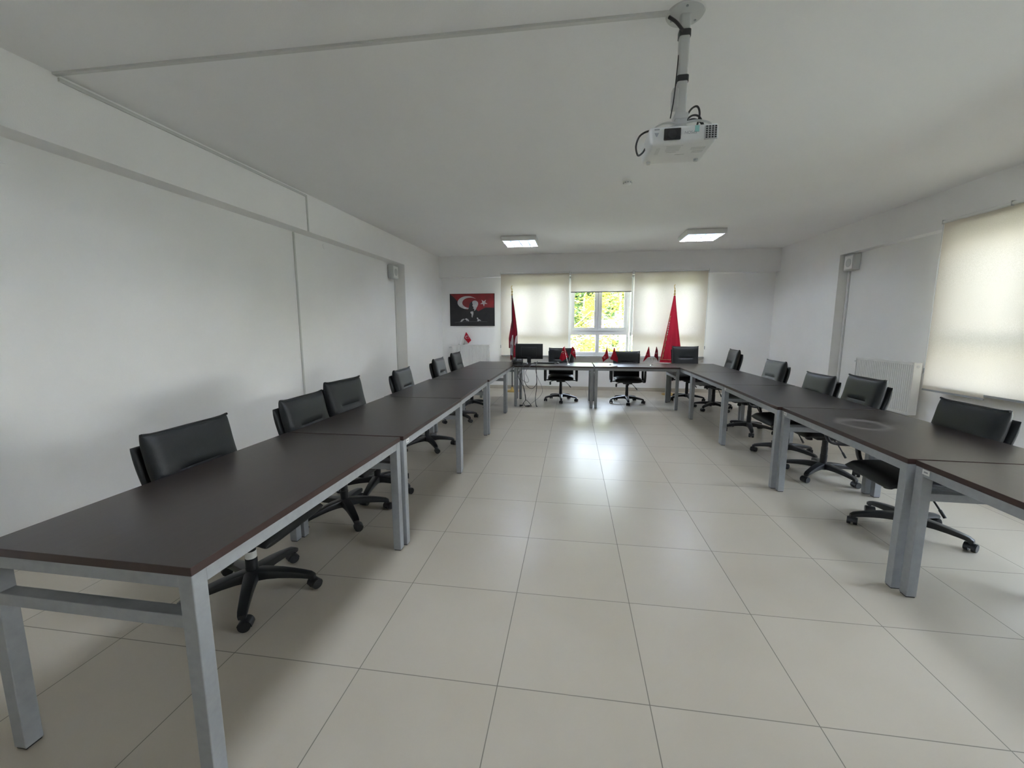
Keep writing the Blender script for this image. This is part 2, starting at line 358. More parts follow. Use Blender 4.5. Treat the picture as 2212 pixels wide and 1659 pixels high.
# ---- windows
def pane_frame(name, x0, x1, z0, z1, y, t=0.055, d=0.06, parent=None, axis='x'):
    b = B()
    def bx(a0, a1, c0, c1):
        if axis == 'x': add_box(b, (a0, y, c0), (a1, y+d, c1), 0.004)
        else: add_box(b, (y, a0, c0), (y+d, a1, c1), 0.004)
    bx(x0, x1, z0, z0+t); bx(x0, x1, z1-t, z1); bx(x0, x0+t, z0+t, z1-t); bx(x1-t, x1, z0+t, z1-t)
    o = obj(name, b, PVC, parent)
    g = box((x0+t, y+d*.4, z0+t), (x1-t, y+d*.55, z1-t)) if axis == 'x' else box((y+d*.4, x0+t, z0+t), (y+d*.55, x1-t, z1-t))
    obj('pane', g, GLASS, o)
    return o
WY = 4.585
def back_window(n, x0, x1, zt0=1.27, zt1=1.365, mid=None):
    w = bpy.data.objects.new('window_%d' % n, None); link(w); w['kind'] = 'structure'; w.location = ((x0+x1)/2, WY, WZ0)
    def put(o): o.location = -w.location; return o
    mid = (x0+x1)/2 if mid is None else mid
    b = B(); add_box(b, (x0, WY, WZ0), (x1, WY+.06, WZ0+.075), .004); add_box(b, (x0, WY, WZ1-.06), (x1, WY+.06, WZ1), .004)
    add_box(b, (x0, WY, WZ0), (x0+.05, WY+.06, WZ1), .004); add_box(b, (x1-.055, WY, WZ0), (x1, WY+.06, WZ1), .004)
    add_box(b, (x0+.05, WY, zt0), (x1-.055, WY+.06, zt1), .004); add_box(b, (mid-.042, WY, WZ0+.075), (mid+.042, WY+.06, zt0), .004); add_box(b, (mid-.03, WY+.005, zt1), (mid+.03, WY+.055, WZ1-.06), .004)
    put(obj('window_frame', b, PVC, w))
    for a0, a1 in ((x0+.05, mid-.042), (mid+.042, x1-.055)): put(obj('pane', box((a0, WY+.025, WZ0+.075), (a1, WY+.033, zt0)), GLASS, w))
    for a0, a1, s in ((x0+.045, mid-.008, 1), (mid+.008, x1-.05, -1)):
        q = pane_frame('sash', a0, a1, zt1-.005, WZ1-.05, WY-.022, 0.075, 0.05, w); put(q)
        if s == 1:
            h = B(); add_box(h, (mid-.055, WY-.036, 1.78), (mid-.03, WY-.022, 1.85), .003); add_box(h, (mid-.05, WY-.062, 1.83), (mid-.036, WY-.034, 1.845), .003); add_box(h, (mid-.05, WY-.066, 1.72), (mid-.036, WY-.052, 1.845), .004)
            obj('handle', h, WHITEP, q)
    return w
back_window(1, -1.86, -0.41); back_window(2, -0.41, 0.935, mid=0.24); back_window(3, 0.95, 2.42)
struct('trim_6', box((-1.95, 4.40, 0.765), (2.52, 4.60, 0.80), 0.005), MARBLE)     # back window sill
XW = 4.43
for i, (y0, y1) in enumerate(((-0.62, 0.60), (-1.86, -0.64), (-3.10, -1.88), (-4.34, -3.12))):
    w = bpy.data.objects.new('window_%d' % (4+i), None); link(w); w['kind'] = 'structure'
    b = B(); add_box(b, (XW, y0, RZ0), (XW+.06, y1, RZ0+.07)); add_box(b, (XW, y0, RZ1-.06), (XW+.06, y1, RZ1)); add_box(b, (XW, y0, RZ0), (XW+.06, y0+.06, RZ1)); add_box(b, (XW, y1-.06, RZ0), (XW+.06, y1, RZ1)); add_box(b, (XW, y0, 1.27), (XW+.06, y1, 1.36))
    obj('window_frame', b, PVC, w); obj('pane', box((XW+.025, y0+.06, RZ0+.07), (XW+.033, y1-.06, 1.27)), GLASS, w)
    q = pane_frame('sash', y0+.05, y1-.05, 1.35, RZ1-.05, XW-.03, 0.07, 0.05, w, axis='y')
struct('trim_7', prism_wall(B(), [(xr(RY0)-.0, RY0-.05), (xr(RY1)-.0, RY1+.05), (XW+.02, RY1+.05), (XW+.02, RY0-.05)], RZ0-.035, RZ0+.001), MARBLE)

# ---- roller blinds (local x = width, y = 0 at fabric plane, hang down to z=0 from top)
def roller_blind(label, loc, rz, w, ztop, zbot, group, chain=1, full=True):
    t = thing('roller_blind', label, 'roller blind', (loc[0], loc[1], zbot), rz, group)
    h = ztop-zbot
    b = B(); n = 14; pr = []
    for k in range(n+1):
        z = 0.02 + (h-0.05)*k/n
        pr.append((0.0015*math.sin(k*1.1), z))
    for s in (0, 1):
        pass
    a = [[b.verts.new((x, y+(0.0007 if q else -0.0007), z)) for x in (-w/2, w/2)] for q in (0, 1) for y, z in pr]
    m = n+1
    for k in range(n):
        b.faces.new((a[k][0], a[k][1], a[k+1][1], a[k+1][0]))
    for v in a[m:]:
        for q in v: b.verts.remove(q)
    obj('blind_fabric', b, BLIND, t)
    b = B(); add_box(b, (-w/2, -.006, 0), (w/2, .006, .022), .003); obj('bottom_rail', b, GREYP, t)
    b = B(); add_cyl(b, (-w/2-.005, 0.0, h-.02), (w/2+.005, 0.0, h-.02), .019); obj('roller', b, WHITEP, t, True)
    obj('bracket', box((-w/2-.012, -.02, h-.045), (-w/2-.005, .022, h+.004)), LGREY, t); obj('bracket', box((w/2+.005, -.02, h-.045), (w/2+.012, .022, h+.004)), LGREY, t)
    if chain:
        x = chain*(w/2+.010); zc = max(0.22, h*0.12) if full else -0.9
        b = B(); add_cyl(b, (x, -.012, zc), (x, -.012, h-.02), .0016, seg=6); add_cyl(b, (x, .004, zc), (x, .004, h-.02), .0016, seg=6); obj('pull_chain', b, LGREY, t)
        b = B(); add_box(b, (x-.007, -.014, zc-.04), (x+.007, .006, zc+.03), .003); obj('chain_weight', b, GREYP, t)
    return t
roller_blind('wide cream roller blind lowered behind the narrow furled flag, left of the open window', (-1.185, 4.312), 0, 1.53, 2.665, 0.785, 'lowered cream blinds on the back window', -1)
roller_blind('short cream roller blind pulled up above the uncovered window with tree view', (0.275, 4.312), 0, 1.305, 2.65, 2.20, None, 1, False)
roller_blind('wide cream roller blind lowered behind the red cone shaped flag, right of the open window', (1.732, 4.312), 0, 1.50, 2.655, 0.785, 'lowered cream blinds on the back window', 1)
yb = 0.70
for i, (w_, zb, lab) in enumerate(((0.755, 0.665, 'cream roller blind nearest the ribbed radiator, glowing with daylight on the right wall'), (0.78, 0.705, 'second cream roller blind on the right wall, cut by the frame edge, hanging slightly higher'),
        (0.80, 1.55, 'third cream roller blind on the right wall counted from the ribbed radiator, unseen, half raised to admit daylight'), (0.80, 1.50, 'fourth cream roller blind on the right wall counted from the ribbed radiator, unseen, half raised to admit daylight'),  # unseen blinds, added and half raised to let more daylight in
        (0.80, 1.60, 'fifth cream roller blind on the right wall counted from the ribbed radiator, unseen, half raised to admit daylight'), (0.80, 1.50, 'last cream roller blind on the right wall, farthest from the ribbed radiator, unseen, half raised to admit daylight'))):
    yc = yb-w_/2-0.002; x = xr(yc)-0.022-(0.0 if i % 2 == 0 else 0.012)
    roller_blind(lab, (x, yc), PI/2+0.040, w_-0.006, 2.695, zb, 'cream blinds along the right window wall', 1 if i == 0 else 0)
    yb -= w_+0.004

# ---- cable trunking
def trunk(label, pts, w=0.025, d=0.014, up=None):
    b = B(); add_sweep(b, pts, lambda i: [(-w/2, -d/2), (w/2, -d/2), (w/2, d/2), (-w/2, d/2)], frames=up)
    return tag(obj('cable_trunking', b, TRUNK), label, 'cable trunking')
trunk('white cable trunking crossing the ceiling from the projector mount to the left beam', [(0.14, -2.625, H-.0075), (xl(-2.66)+.001, -2.665, H-.0075)], up=(0, 1, 0))
trunk('white cable trunking running along the top edge of the left beam', [(xl(-2.65)+.0075, -2.65, H-.030), (xl(-.27)+.0075, -.27, H-.030)], w=0.014, d=0.022, up=(1, 0, 0))
trunk('white cable trunking dropping over the left beam face at its joint', [(xl(-.26)+.006, -.26, H-.02), (xl(-.26)+.006, -.26, ZB+.01)], w=0.02, d=0.011, up=(0, 1, 0))
trunk('long white cable trunking running down the left wall behind the chairs', [(xli(-.27)+.0075, -.275, ZB+.005), (xli(-.27)+.0075, -.275, 0.085)], w=0.024, d=0.013, up=(0, 1, 0))
trunk('white cable trunking below the left wall speaker beside the column', [(xli(2.40)+.0075, 2.44, 2.33), (xli(2.40)+.0075, 2.44, 0.085)], w=0.022, d=0.013, up=(0, 1, 0))
trunk('white cable trunking below the right wall speaker beside the column', [(xri(2.47)-.0085, 2.47, 2.33), (xri(2.47)-.0085, 2.47, 0.085)], w=0.03, d=0.013, up=(0, 1, 0))

# ---- wall speakers
def wall_speaker(label, x, y, z, side):
    t = thing('wall_speaker', label, 'speaker', (x, y, z), 0, None)
    s = side
    b = box((0, -.115, 0) if s > 0 else (-.10, -.115, 0), (.10, .115, .245) if s > 0 else (0, .115, .245), .008); obj('cabinet', b, LGREY, t, True)
    b = box((.10, -.095, .02) if s > 0 else (-.106, -.095, .02), (.106, .095, .225) if s > 0 else (-.10, .095, .225), .003); obj('grille', b, WHITEP, t)
    b = B(); add_cyl(b, (s*.104, 0, .12), (s*.109, 0, .12), .065, seg=32); obj('cone_ring', b, LGREY, t)
wall_speaker('small grey wall speaker high in the left niche by the column', xli(2.3)+.001, 2.30, 2.33, 1)
wall_speaker('small grey wall speaker high in the right niche by the column', xri(2.37)-.001, 2.375, 2.335, -1)

# ---- round covers on left wall
for y, z, r, lab in ((0.34, 2.548, 0.036, 'small round white junction cover right of the vertical trunking on the left wall'), (-2.86, 2.505, 0.055, 'larger round white junction cover high on the left wall near the frame corner')):
    b = B(); x = xli(y); add_cyl(b, (x-.001, y, z), (x+.005, y, z), r, r*.97, seg=36)
    tag(obj('junction_cover', b, PLASTER, smooth=True), lab, 'junction cover')

# ---- smoke detector
t = thing('smoke_detector', 'round white smoke detector on the ceiling behind the projector', 'smoke detector', (0.243, -0.16, H))
b = B(); add_lathe(b, [(0.052, 0), (0.052, -.014), (0.048, -.018), (0.046, -.02)][::-1]); obj('base', b, WHITEP, t, True)
b = B(); add_lathe(b, [(0.044, -.02), (0.046, -.030), (0.044, -.042), (0.034, -.052), (0.012, -.056)][::-1]); obj('sensor_head', b, WHITEP, t, True)
b = B()
for i in range(10):
    a = 2*PI*i/10; add_box(b, (-.008, .0435, -.041), (.008, .0475, -.032), M=Matrix.Rotation(a, 4, 'Z'))
obj('vent_slot', b, GREYP, t)

# ---- ceiling lights
def ceiling_light(label, x, y, s=0.62):
    t = thing('ceiling_light', label, 'ceiling light', (x, y, H), 0, 'square louvred ceiling lights')
    h = s/2; d = -.082
    b = B()
    for lo, hi in (((-h, -h, d), (-h+.022, h, 0)), ((h-.022, -h, d), (h, h, 0)), ((-h+.022, -h, d), (h-.022, -h+.022, 0)), ((-h+.022, h-.022, d), (h-.022, h, 0)), ((-h, -h, -.012), (h, h, 0))): add_box(b, lo, hi)
    obj('housing', b, WHITEP, t)
    for k in range(4):
        yy = -h+.09+k*(s-.18)/3
        b = B(); add_cyl(b, (-h+.03, yy, -.035), (h-.03, yy, -.035), .013, seg=12); obj('lamp_tube', b, TUBE, t, True)
    b = B()
    for k in range(1, 4): add_box(b, (-h+k*s/4-.006, -h+.022, d+.001), (-h+k*s/4+.006, h-.022, -.052))
    for k in range(1, 7): add_box(b, (-h+.022, -h+k*s/7-.016, d+.002), (h-.022, -h+k*s/7+.016, -.058))
    obj('louvre', b, LOUVRE, t)
    return t
cl = ceiling_light('lit square louvred ceiling light above the computer monitor, left of the pair', -1.30, 2.72)
dup(cl, (1.835, 2.67, H), 0, 'lit square louvred ceiling light near the back right corner, right of the pair')
dup(cl, (-1.32, -3.38, H), 0, 'lit square louvred ceiling light nearest the camera, its glow at the top edge')
dup(cl, (1.835, -3.38, H), 0, 'lit square louvred ceiling light above the nearest right table, added out of the frame to brighten the room')  # unseen lamp assumed by symmetry, added to brighten the room

# ================================================================ TABLES
def table(label, x0, x1, y0, y1, group, front, sticker=None, wood=WOOD, name='conference_table', rot=0.0):
    """front: side of the apron that faces the room centre; local coordinates = centre of footprint"""
    cx, cy = (x0+x1)/2, (y0+y1)/2; hx, hy = (x1-x0)/2, (y1-y0)/2; T = 0.752; th = 0.028
    t = thing(name, label, 'table', (cx, cy, 0), rot, group)
    b = B(); add_box(b, (-hx, -hy, T-th), (hx, hy, T), 0.0015)
    for f in b.faces:
        if abs(f.normal.z) < 0.5: f.material_index = 1
    b.normal_update()
    for f in b.faces: f.material_index = 1 if abs(f.normal.z) < 0.6 else 0
    obj('tabletop', b, [wood, EDGE], t)
    L = 0.05; g = 0.0015; zt = T-th
    for sx in (-1, 1):
        for sy in (-1, 1):
            xa = sx*(hx-g); ya = sy*(hy-g)
            b = B(); add_box(b, (min(xa, xa-sx*L), min(ya, ya-sy*L), 0.006), (max(xa, xa-sx*L), max(ya, ya-sy*L), zt), 0.003)
            lg = obj('leg', b, STEEL, t)
            b = B(); add_box(b, (min(xa-sx*.004, xa-sx*(L-.004)), min(ya-sy*.004, ya-sy*(L-.004)), 0), (max(xa-sx*.004, xa-sx*(L-.004)), max(ya-sy*.004, ya-sy*(L-.004)), 0.006)); obj('foot_cap', b, BLACKP, lg)
    b = B(); za = zt-.045
    for s in (-1, 1):
        yy = s*(hy-g-L/2); add_box(b, (-hx+g+L, yy-.02, za), (hx-g-L, yy+.02, zt), .002)
        xx = s*(hx-g-.02); add_box(b, (xx-.0185, -hy+g+L, za), (xx+.0185, hy-g-L, zt), .002)
    obj('apron_frame', b, STEEL, t)
    for s in (-1, 1):
        if hx < hy: b = box((-hx+g+L, s*(hy-g-L/2)-.022, .548), (hx-g-L, s*(hy-g-L/2)+.022, .590), .002)
        else: b = box((s*(hx-g-L/2)-.022, -hy+g+L, .548), (s*(hx-g-L/2)+.022, hy-g-L, .590), .002)
        obj('cross_rail', b, STEEL, t)
    if sticker:
        sx, yy = sticker
        xx = sx*(hx-.0015); b = box((min(xx, xx+sx*.0012), yy-.022, zt-.030), (max(xx, xx+sx*.0012), yy+.022, zt-.004)); st = obj('sticker', b, STICK, t); tag(st, 'white sticker', None)
        b = box((min(xx+sx*.0012, xx+sx*.0016), yy-.012, zt-.021), (max(xx+sx*.0012, xx+sx*.0016), yy+.012, zt-.013)); obj('sticker_print', b, GREYP, st)
    return t
LX = 0.80
j = [-4.10, -2.628, -1.188, 0.262, 1.732]
grpL = 'dark tables of the left row'; grpR = 'dark tables of the right row'
offs = [-1.410, -1.392, -1.420, -1.410]; rotl = [-.008, .004, .022, -.003]
labs = ['dark brown table nearest the camera on the left, its open end facing the camera', 'second dark brown table of the left row, white sticker on its apron', 'third dark brown table of the left row from the camera', 'fourth dark brown table of the left row, just before the corner table']
for i in range(4):
    x1 = offs[i]; table(labs[i], x1-LX, x1, j[i]+.006, j[i+1]-.006, grpL, 1, (1, -(j[i+1]-j[i])/2+.075) if i == 1 else None, rot=rotl[i])
table('dark brown corner table at the far left, behind the left row, beside the monitor', -1.405-LX, -1.405, 1.735, 3.19, grpL, 1)
jr = [-4.14, -2.688, -1.238, 0.217, 1.672]
offr = [1.470, 1.480, 1.493, 1.523]; rotr = [-.018, -.030, -.030, -.010]
labr = ['dark brown table nearest the camera at the right frame edge, reflecting window light', 'second dark brown table of the right row, with a pale dried smear on top', 'third dark brown table of the right row, white sticker on its apron', 'fourth dark brown table of the right row, just before the corner table']
for i in range(4):
    x0 = offr[i]; table(labr[i], x0, x0+LX, jr[i]+.007, jr[i+1]-.007, grpR, -1, (-1, (jr[i+1]-jr[i])/2-.075) if i in (0,) else ((-1, (jr[i+1]-jr[i])/2-.07) if i in (1, 2) else None), WOODS if i == 1 else WOOD, rot=rotr[i])
table('dark brown corner table at the far right, in front of the red cone shaped flag', 1.53, 1.53+LX, 1.675, 3.20, grpR, -1)
table('dark brown head table carrying the monitor, left half of the far row', -1.372, 0.058, 2.335, 3.135, 'dark head tables across the far end', 0)
table('dark brown head table without a monitor, right half of the far row', 0.083, 1.520, 2.335, 3.135, 'dark head tables across the far end', 0)

# ================================================================ CHAIRS
def add_pad(bm, prof, width, tf, tb, nu=26, crease=None, pu=7, pv=9, bow=0.0, ears=0.0):
    """cushion: prof(v in -1..1) -> (y,z, ny,nz); front = +n; width(v) = full width"""
    us = [math.sin(PI/2*(2*i/nu-1)) for i in range(nu+1)]; nv = 30; vs = [math.sin(PI/2*(2*i/nv-1)) for i in range(nv+1)]
    F = []; K = []
    for v in vs:
        rf = []; rb = []
        y, z, ny, nz = prof(v)
        for u in us:
            e = (max(1-abs(u)**pu, 0)**.5)*(max(1-abs(v)**pv, 0)**.5)
            w = width(v)/2
            bulge = 1 - 0.22*u*u - 0.12*v*v
            dd = 0
            if crease:
                cv, cu, dep = crease
                if abs(u) < cu: dd = dep*math.exp(-((v-cv)/0.035)**2)*min(1, (cu-abs(u))/0.12)
            off = bow*u*u
            ear = ears*max(0, (v-.85)/.15)*abs(u)**6
            f = tf*e*bulge - dd + off; k = -tb*e + off
            rf.append(Vector((u*w*(1+.0*v), y+ny*f, z+nz*f+ear))); rb.append(Vector((u*w, y+ny*k, z+nz*k+ear)))
        F.append(rf); K.append(rb)
    A = [[bm.verts.new(p) for p in r] for r in F]; C = [[bm.verts.new(p) for p in r] for r in K]
    for i in range(len(vs)-1):
        for q in range(nu):
            bm.faces.new((A[i][q], A[i][q+1], A[i+1][q+1], A[i+1][q])); bm.faces.new((C[i][q], C[i+1][q], C[i+1][q+1], C[i][q+1]))
    bmesh.ops.remove_doubles(bm, verts=bm.verts, dist=0.0004)
    return bm
def make_chair():
    """origin on the floor under the hub, sitter faces +Y, back top at z = 0.95"""
    t = thing('office_chair', '', 'office chair')
    # seat
    def sp(v): return (0.055+0.235*v, 0.445-0.012*v*v-(0.018 if v > .8 else 0)*(v-.8)/.2, 0.0, 1.0)
    b = B(); add_pad(b, lambda v: (sp(v)[0], sp(v)[1], 0, 1), lambda v: 0.50-0.02*v*v, 0.040, 0.045, crease=(-.15, .7, .006)); obj('seat', b, LEATHER, t, True)
    # backrest
    def bp(v):
        s = (v+1)/2
        y = -0.175-0.125*s-0.030*math.sin(PI*s*.9); z = 0.475+0.465*s
        dy = -0.125-0.030*PI*.9*math.cos(PI*s*.9); dz = 0.465
        L = math.hypot(dy, dz); return (y, z, dz/L, -dy/L)
    b = B(); add_pad(b, bp, lambda v: 0.505-0.02*(1-v)/2, 0.062, 0.034, crease=(0.12, .60, .018), bow=0.012, ears=0.014, pu=12, pv=10); bk = obj('backrest', b, LEATHER, t, True)
    def bs(v):
        y, z, ny, nz = bp(v*0.90-.10); return (y-ny*.050, z-nz*.050, ny, nz)
    b = B(); add_pad(b, bs, lambda v: 0.530-0.04*(1-v)/2, 0.030, 0.030, bow=0.012, pu=10, pv=5); obj('back_shell', b, LEATHER, bk, True)
    b = B(); P = []
    for i in range(13):
        u = -1+i/6; y, z, ny, nz = bp(0.985); P.append((u*.252, y+ny*(0.010+.012*u*u), z+.004+.010*abs(u)**6))
    add_sweep(b, P, lambda i: circ(.007, 8)); obj('piping', b, LEATHER, bk, True)
    # armrests
    for s in (-1, 1):
        x = s*.305; b = B()
        pts = [(x, -.17, .46), (x, -.185, .58), (x, -.15, .640), (x, .0, .650), (x, .13, .640), (x, .175, .60), (x, .165, .48), (x, .12, .410), (x, .0, .395), (x, -.12, .405)]
        pp = spline(pts + [pts[0]], 5)[:-1]
        add_sweep(b, pp, lambda i: rrect(.042, .024, .008, 2), closed_path=True, frames=(1, 0, 0))
        add_box(b, (min(s*.20, x), -.05, .392), (max(s*.20, x), .02, .412), .003)
        obj('armrest', b, BLACKP, t, True)
    # mechanism
    b = B(); add_box(b, (-.085, -.12, .345), (.085, .12, .403), .012); add_box(b, (-.045, -.26, .37), (.045, -.08, .40), .006); add_box(b, (-.045, -.285, .375), (.045, -.255, .56), .008)
    mech = obj('tilt_mechanism', b, BLACKP, t, True)
    b = B(); add_tube(b, [(.07, .03, .375), (.15, .05, .362), (.20, .06, .345)], .006); add_box(b, (.188, .045, .282), (.222, .075, .348), .012); obj('height_lever', b, BLACKP, mech, True)
    b = B(); add_tube(b, [(-.06, -.03, .36), (-.12, -.05, .31), (-.185, -.07, .235)], .006); add_tube(b, [(-.165, -.065, .258), (-.20, -.074, .218)], .0095); obj('tilt_lever', b, BLACKP, mech, True)
    b = cyl((0, .14, .33), (0, .14, .37), .026, .022, seg=18); add_cyl(b, (0, .14, .365), (0, .10, .38), .01); obj('tension_knob', b, BLACKP, mech, True)
    # column
    b = B(); add_lathe(b, [(.030, .095), (.030, .20), (.0275, .202), (.0275, .27), (.025, .272), (.025, .36)], seg=20); obj('gas_column', b, BLACKP, t, True)
    # star base
    b = B(); add_lathe(b, [(.030, .070), (.045, .078), (.047, .120), (.038, .134), (.028, .138)], seg=24)
    for k in range(5):
        a = 2*PI*k/5 + PI/2; c, s = math.cos(a), math.sin(a)
        rr = [.030, .08, .14, .20, .25, .285, .300, .302]; zz = [.108, .110, .107, .099, .090, .082, .072, .060]
        P = [(c*r, s*r, z) for r, z in zip(rr, zz)]
        ww = [.064, .060, .054, .049, .045, .042, .038, .032]; hh = [.058, .050, .044, .038, .033, .030, .028, .024]
        add_sweep(b, P, lambda i: rrect(ww[i], hh[i], .007, 2), frames=(-s, c, 0))
    base = obj('star_base', b, BLACKP, t, True)
    for k in range(5):
        a = 2*PI*k/5 + PI/2; M = Matrix.Translation((math.cos(a)*.297, math.sin(a)*.297, 0)) @ Matrix.Rotation(a+0.9+k*1.7, 4, 'Z')
        b = B()
        for s in (-1, 1): add_cyl(b, M @ Vector((.012, s*.007, .028)), M @ Vector((.012, s*.029, .028)), .028, .0265, seg=20)
        add_cyl(b, M @ Vector((0, 0, .030)), M @ Vector((0, 0, .066)), .008, seg=10)
        add_sweep(b, [M @ Vector((.012+.029*math.cos(q), 0, .025+.029*math.sin(q))) for q in [math.radians(d) for d in range(-5, 190, 15)]], lambda i: [(-.024, -.002), (.024, -.002), (.024, .002), (-.024, .002)], frames=M.to_3x3() @ Vector((0, 1, 0)))
        add_box(b, (-.006, -.006, .02), (.024, .006, .048), .002, M=M)
        obj('caster', b, BLACKP, base, True)
    return t
chair0 = make_chair()
def place_chair(x, y, rz, phase, dz, label, group, first=[True], bx=None):
    """phase: compass direction in degrees of one leg of the star base; bx: base centre if it differs"""
    if first[0]: c = chair0; c.location = (x, y, 0); c.rotation_euler = (0, 0, rz); c['label'] = label; c['group'] = group; first[0] = False
    else: c = dup(chair_proto, (x, y, 0), rz, label, group)
    for ch in c.children:
        k = ch.name.split('.')[0]
        if k == 'star_base': ch.rotation_euler = (0, 0, math.radians(phase-90)-rz); ch.scale = (1.05, 1.05, 1)
        elif k == 'backrest': ch.scale = (1, 1, 1+dz/0.95)
        elif k == 'armrest': ch.location = (0, 0, min(dz, .010))
        elif k != 'gas_column': ch.location = (0, 0, min(dz, .04))
        else: ch.scale = (1, 1, 1+max(dz, 0)/0.36)
    return c
chair_proto = chair0
gl, gr, gf = 'black chairs along the left row', 'black chairs along the right row', 'black chairs behind the head tables'
R90 = PI/2
cA = place_chair(-2.04, -3.20, -R90+.03, 14, -.005, 'black leather chair nearest the camera on the left, behind the nearest left table', gl)
place_chair(-2.05, -2.25, -R90+.03, 26, -.01, 'black leather chair overlapping its neighbour, the nearer of the close left pair', gl)
place_chair(-2.03, -1.745, -R90-.06, 62, .045, 'black leather chair with taller back, the farther of the close left pair', gl)
place_chair(-2.055, -0.39, -R90+.04, 20, .005, 'black leather chair standing alone mid row, in front of the left column', gl)
place_chair(-2.10, 1.10, -R90+.02, 34, .02, 'black leather chair second from the far end of the left row', gl)
place_chair(-2.12, 2.13, -R90-.02, 42, .045, 'black leather chair at the far end of the left row, before the white radiator', gl)
place_chair(-0.537, 3.03, PI+.02, 58, .080, 'black leather chair between monitor and first desk flags at the head table', gf)
place_chair(0.73, 2.99, PI-.03, 53, .025, 'black leather chair in the middle of the head row, under the uncovered window', gf)
place_chair(1.93, 3.38, PI-.02, 54, .110, 'black leather chair in front of the red cone shaped flag', gf)
place_chair(2.16, 2.53, R90-.06, 8, .11, 'black leather chair at the far end of the right row against the bare wall', gr)
place_chair(2.12, 0.93, R90+.02, 40, .045, 'black leather chair second from the far end of the right row', gr)
place_chair(2.09, -0.15, R90+.02, 16, -.015, 'lower black leather chair beside its overlapping neighbour on the right row', gr)
place_chair(2.12, -0.80, R90-.02, 3, .03, 'black leather chair in front of the ribbed radiator on the right', gr)
place_chair(2.05, -1.93, R90-.03, 24, -.015, 'black leather chair nearest the camera on the right, below the glowing blinds', gr)

b = B(); add_sweep(b, [(0, 0, .205), (0, 0, .245)], lambda i: circ(.0282, 20)); st = tag(obj('sticker', b, STICK, cA, True), 'white sticker', None)

# ================================================================ PROJECTOR
px, py = 0.222, -2.60
t = thing('projector_mount', 'silver ceiling pole mount with round plate holding the projector', 'projector mount', (px, py, H))
b = B(); add_lathe(b, [(0.095, -.006), (0.097, 0)][::-1] if False else [(0.04, -.012), (0.092, -.008), (0.097, 0.0)], seg=40); obj('ceiling_plate', b, LGREY, t, True)
for a in (0.6, 2.7, 4.6): obj('screw', cyl((.07*math.cos(a), .07*math.sin(a), -.013), (.07*math.cos(a), .07*math.sin(a), -.008), .006, seg=10), GREYP, t)
b = B(); add_sweep(b, [(0, 0, -.01), (0, 0, -.50)], lambda i: rrect(.052, .045, .012, 4)); obj('pole', b, LGREY, t, True)
b = B(); add_box(b, (-.05, -.03, -.46), (-.018, .02, -.36), .008); obj('cable_box', b, LGREY, t, True)
for z, r in ((-.10, .030), (-.315, .0285)):
    b = B(); add_sweep(b, [(0, 0, z-.014), (0, 0, z+.014)], lambda i: rrect(.060, .054, .014, 4)); obj('black_tape', b, BLACKP, t, True)
b = B(); add_box(b, (-.035, -.035, -.515), (.035, .035, -.485), .006); add_box(b, (-.03, -.028, -.54), (.03, .028, -.51), .004)
for ax, ay in ((-.15, -.06), (.15, -.07), (-.12, .10), (.13, .10)):
    add_sweep(b, spline([(0, 0, -.530), (ax*.5, ay*.5, -.533), (ax*.9, ay*.9, -.562), (ax, ay, -.598)], 5), lambda i: rrect(.022, .006, .002, 2))
obj('bracket_arms', b, LGREY, t, True)
b = B(); add_sweep(b, spline([(-.012, -.03, -.10), (-.05, -.03, -.055), (-.085, -.02, -.022)], 6), lambda i: circ(.008, 8)); obj('mount_cable', b, CABLE, t, True)
b = B(); add_tube(b, [(-.026, -.01, -.20), (-.035, -.03, -.30), (-.045, -.04, -.42), (-.06, -.05, -.52)], .003); obj('mount_cable', b, CABLE, t, True)
# projector body: hung upside down, lens end faces the camera wall (-Y)
ZP = 2.366; ZT = 2.450
t = thing('projector', 'white ceiling projector hanging upside down with dark square lens window', 'projector', (px-.012, py, ZP))
b = B(); pw = .170; pf = -.155; pb = .13; hh = ZT-ZP
add_box(b, (-pw, pf, 0), (pw, pb, hh), 0.0)
for v in b.verts:
    if v.co.z < 0.01: v.co.x *= 0.93; v.co.y = v.co.y*0.94
bmesh.ops.bevel(b, geom=[e for e in b.edges], offset=.018, segments=4, affect='EDGES', profile=.5)
# (rear corner on the right is cut back)
obj('casing', b, PROJW, t, True)
def onfront(x, z, w, h, d=0.003): return (x-w/2, pf-d, z-h/2), (x+w/2, pf+.012, z+h/2)
b = box(*onfront(-.055, .044, .082, .054, .002), .004); obj('lens_window', b, DARKGL, t, True)
b = B(); add_cyl(b, (-.055, pf-.004, .043), (-.055, pf-.002, .043), .020, seg=28); obj('lens_ring', b, BLACKP, t, True)
b = B(); add_box(b, *onfront(.130, .042, .064, .064, .002), .004); obj('exhaust_grille', b, LGREY, t, True)
b = B()
for i in range(4):
    for k in range(6): add_box(b, (.103+i*.014, pf-.0035, .014+k*.0100), (.112+i*.014, pf-.0015, .0205+k*.0100))
obj('grille_slot', b, BLACKP, t)
b = box((.052, pf-.0012, .048), (.072, pf+.01, .076)); obj('side_label', b, TEAL, t)
b = B(); add_box(b, (-.143, pf-.0012, .066), (-.118, pf+.002, .071)); add_prism(b, [(-.011, .008), (.011, .008), (.002, -.010), (-.002, -.010)], MXYZ((-.131, pf-.0003, .044), (1, 0, 0), (0, 0, 1)), .001); obj('port_marks', b, GREYP, t)
for lo, hi in (((-.075, -.120, -.001), (.008, -.116, .003)), ((-.070, -.105, -.001), (.0, -.055, .003)), ((-.12, -.10, -.001), (-.10, -.02, .003)), ((-.06, -.042, -.001), (-.01, -.038, .003)), ((.055, -.088, -.001), (.125, -.060, .003)), ((.070, -.045, -.001), (.125, -.020, .003))):
    obj('underside_vent', box(lo, hi), LGREY, t)
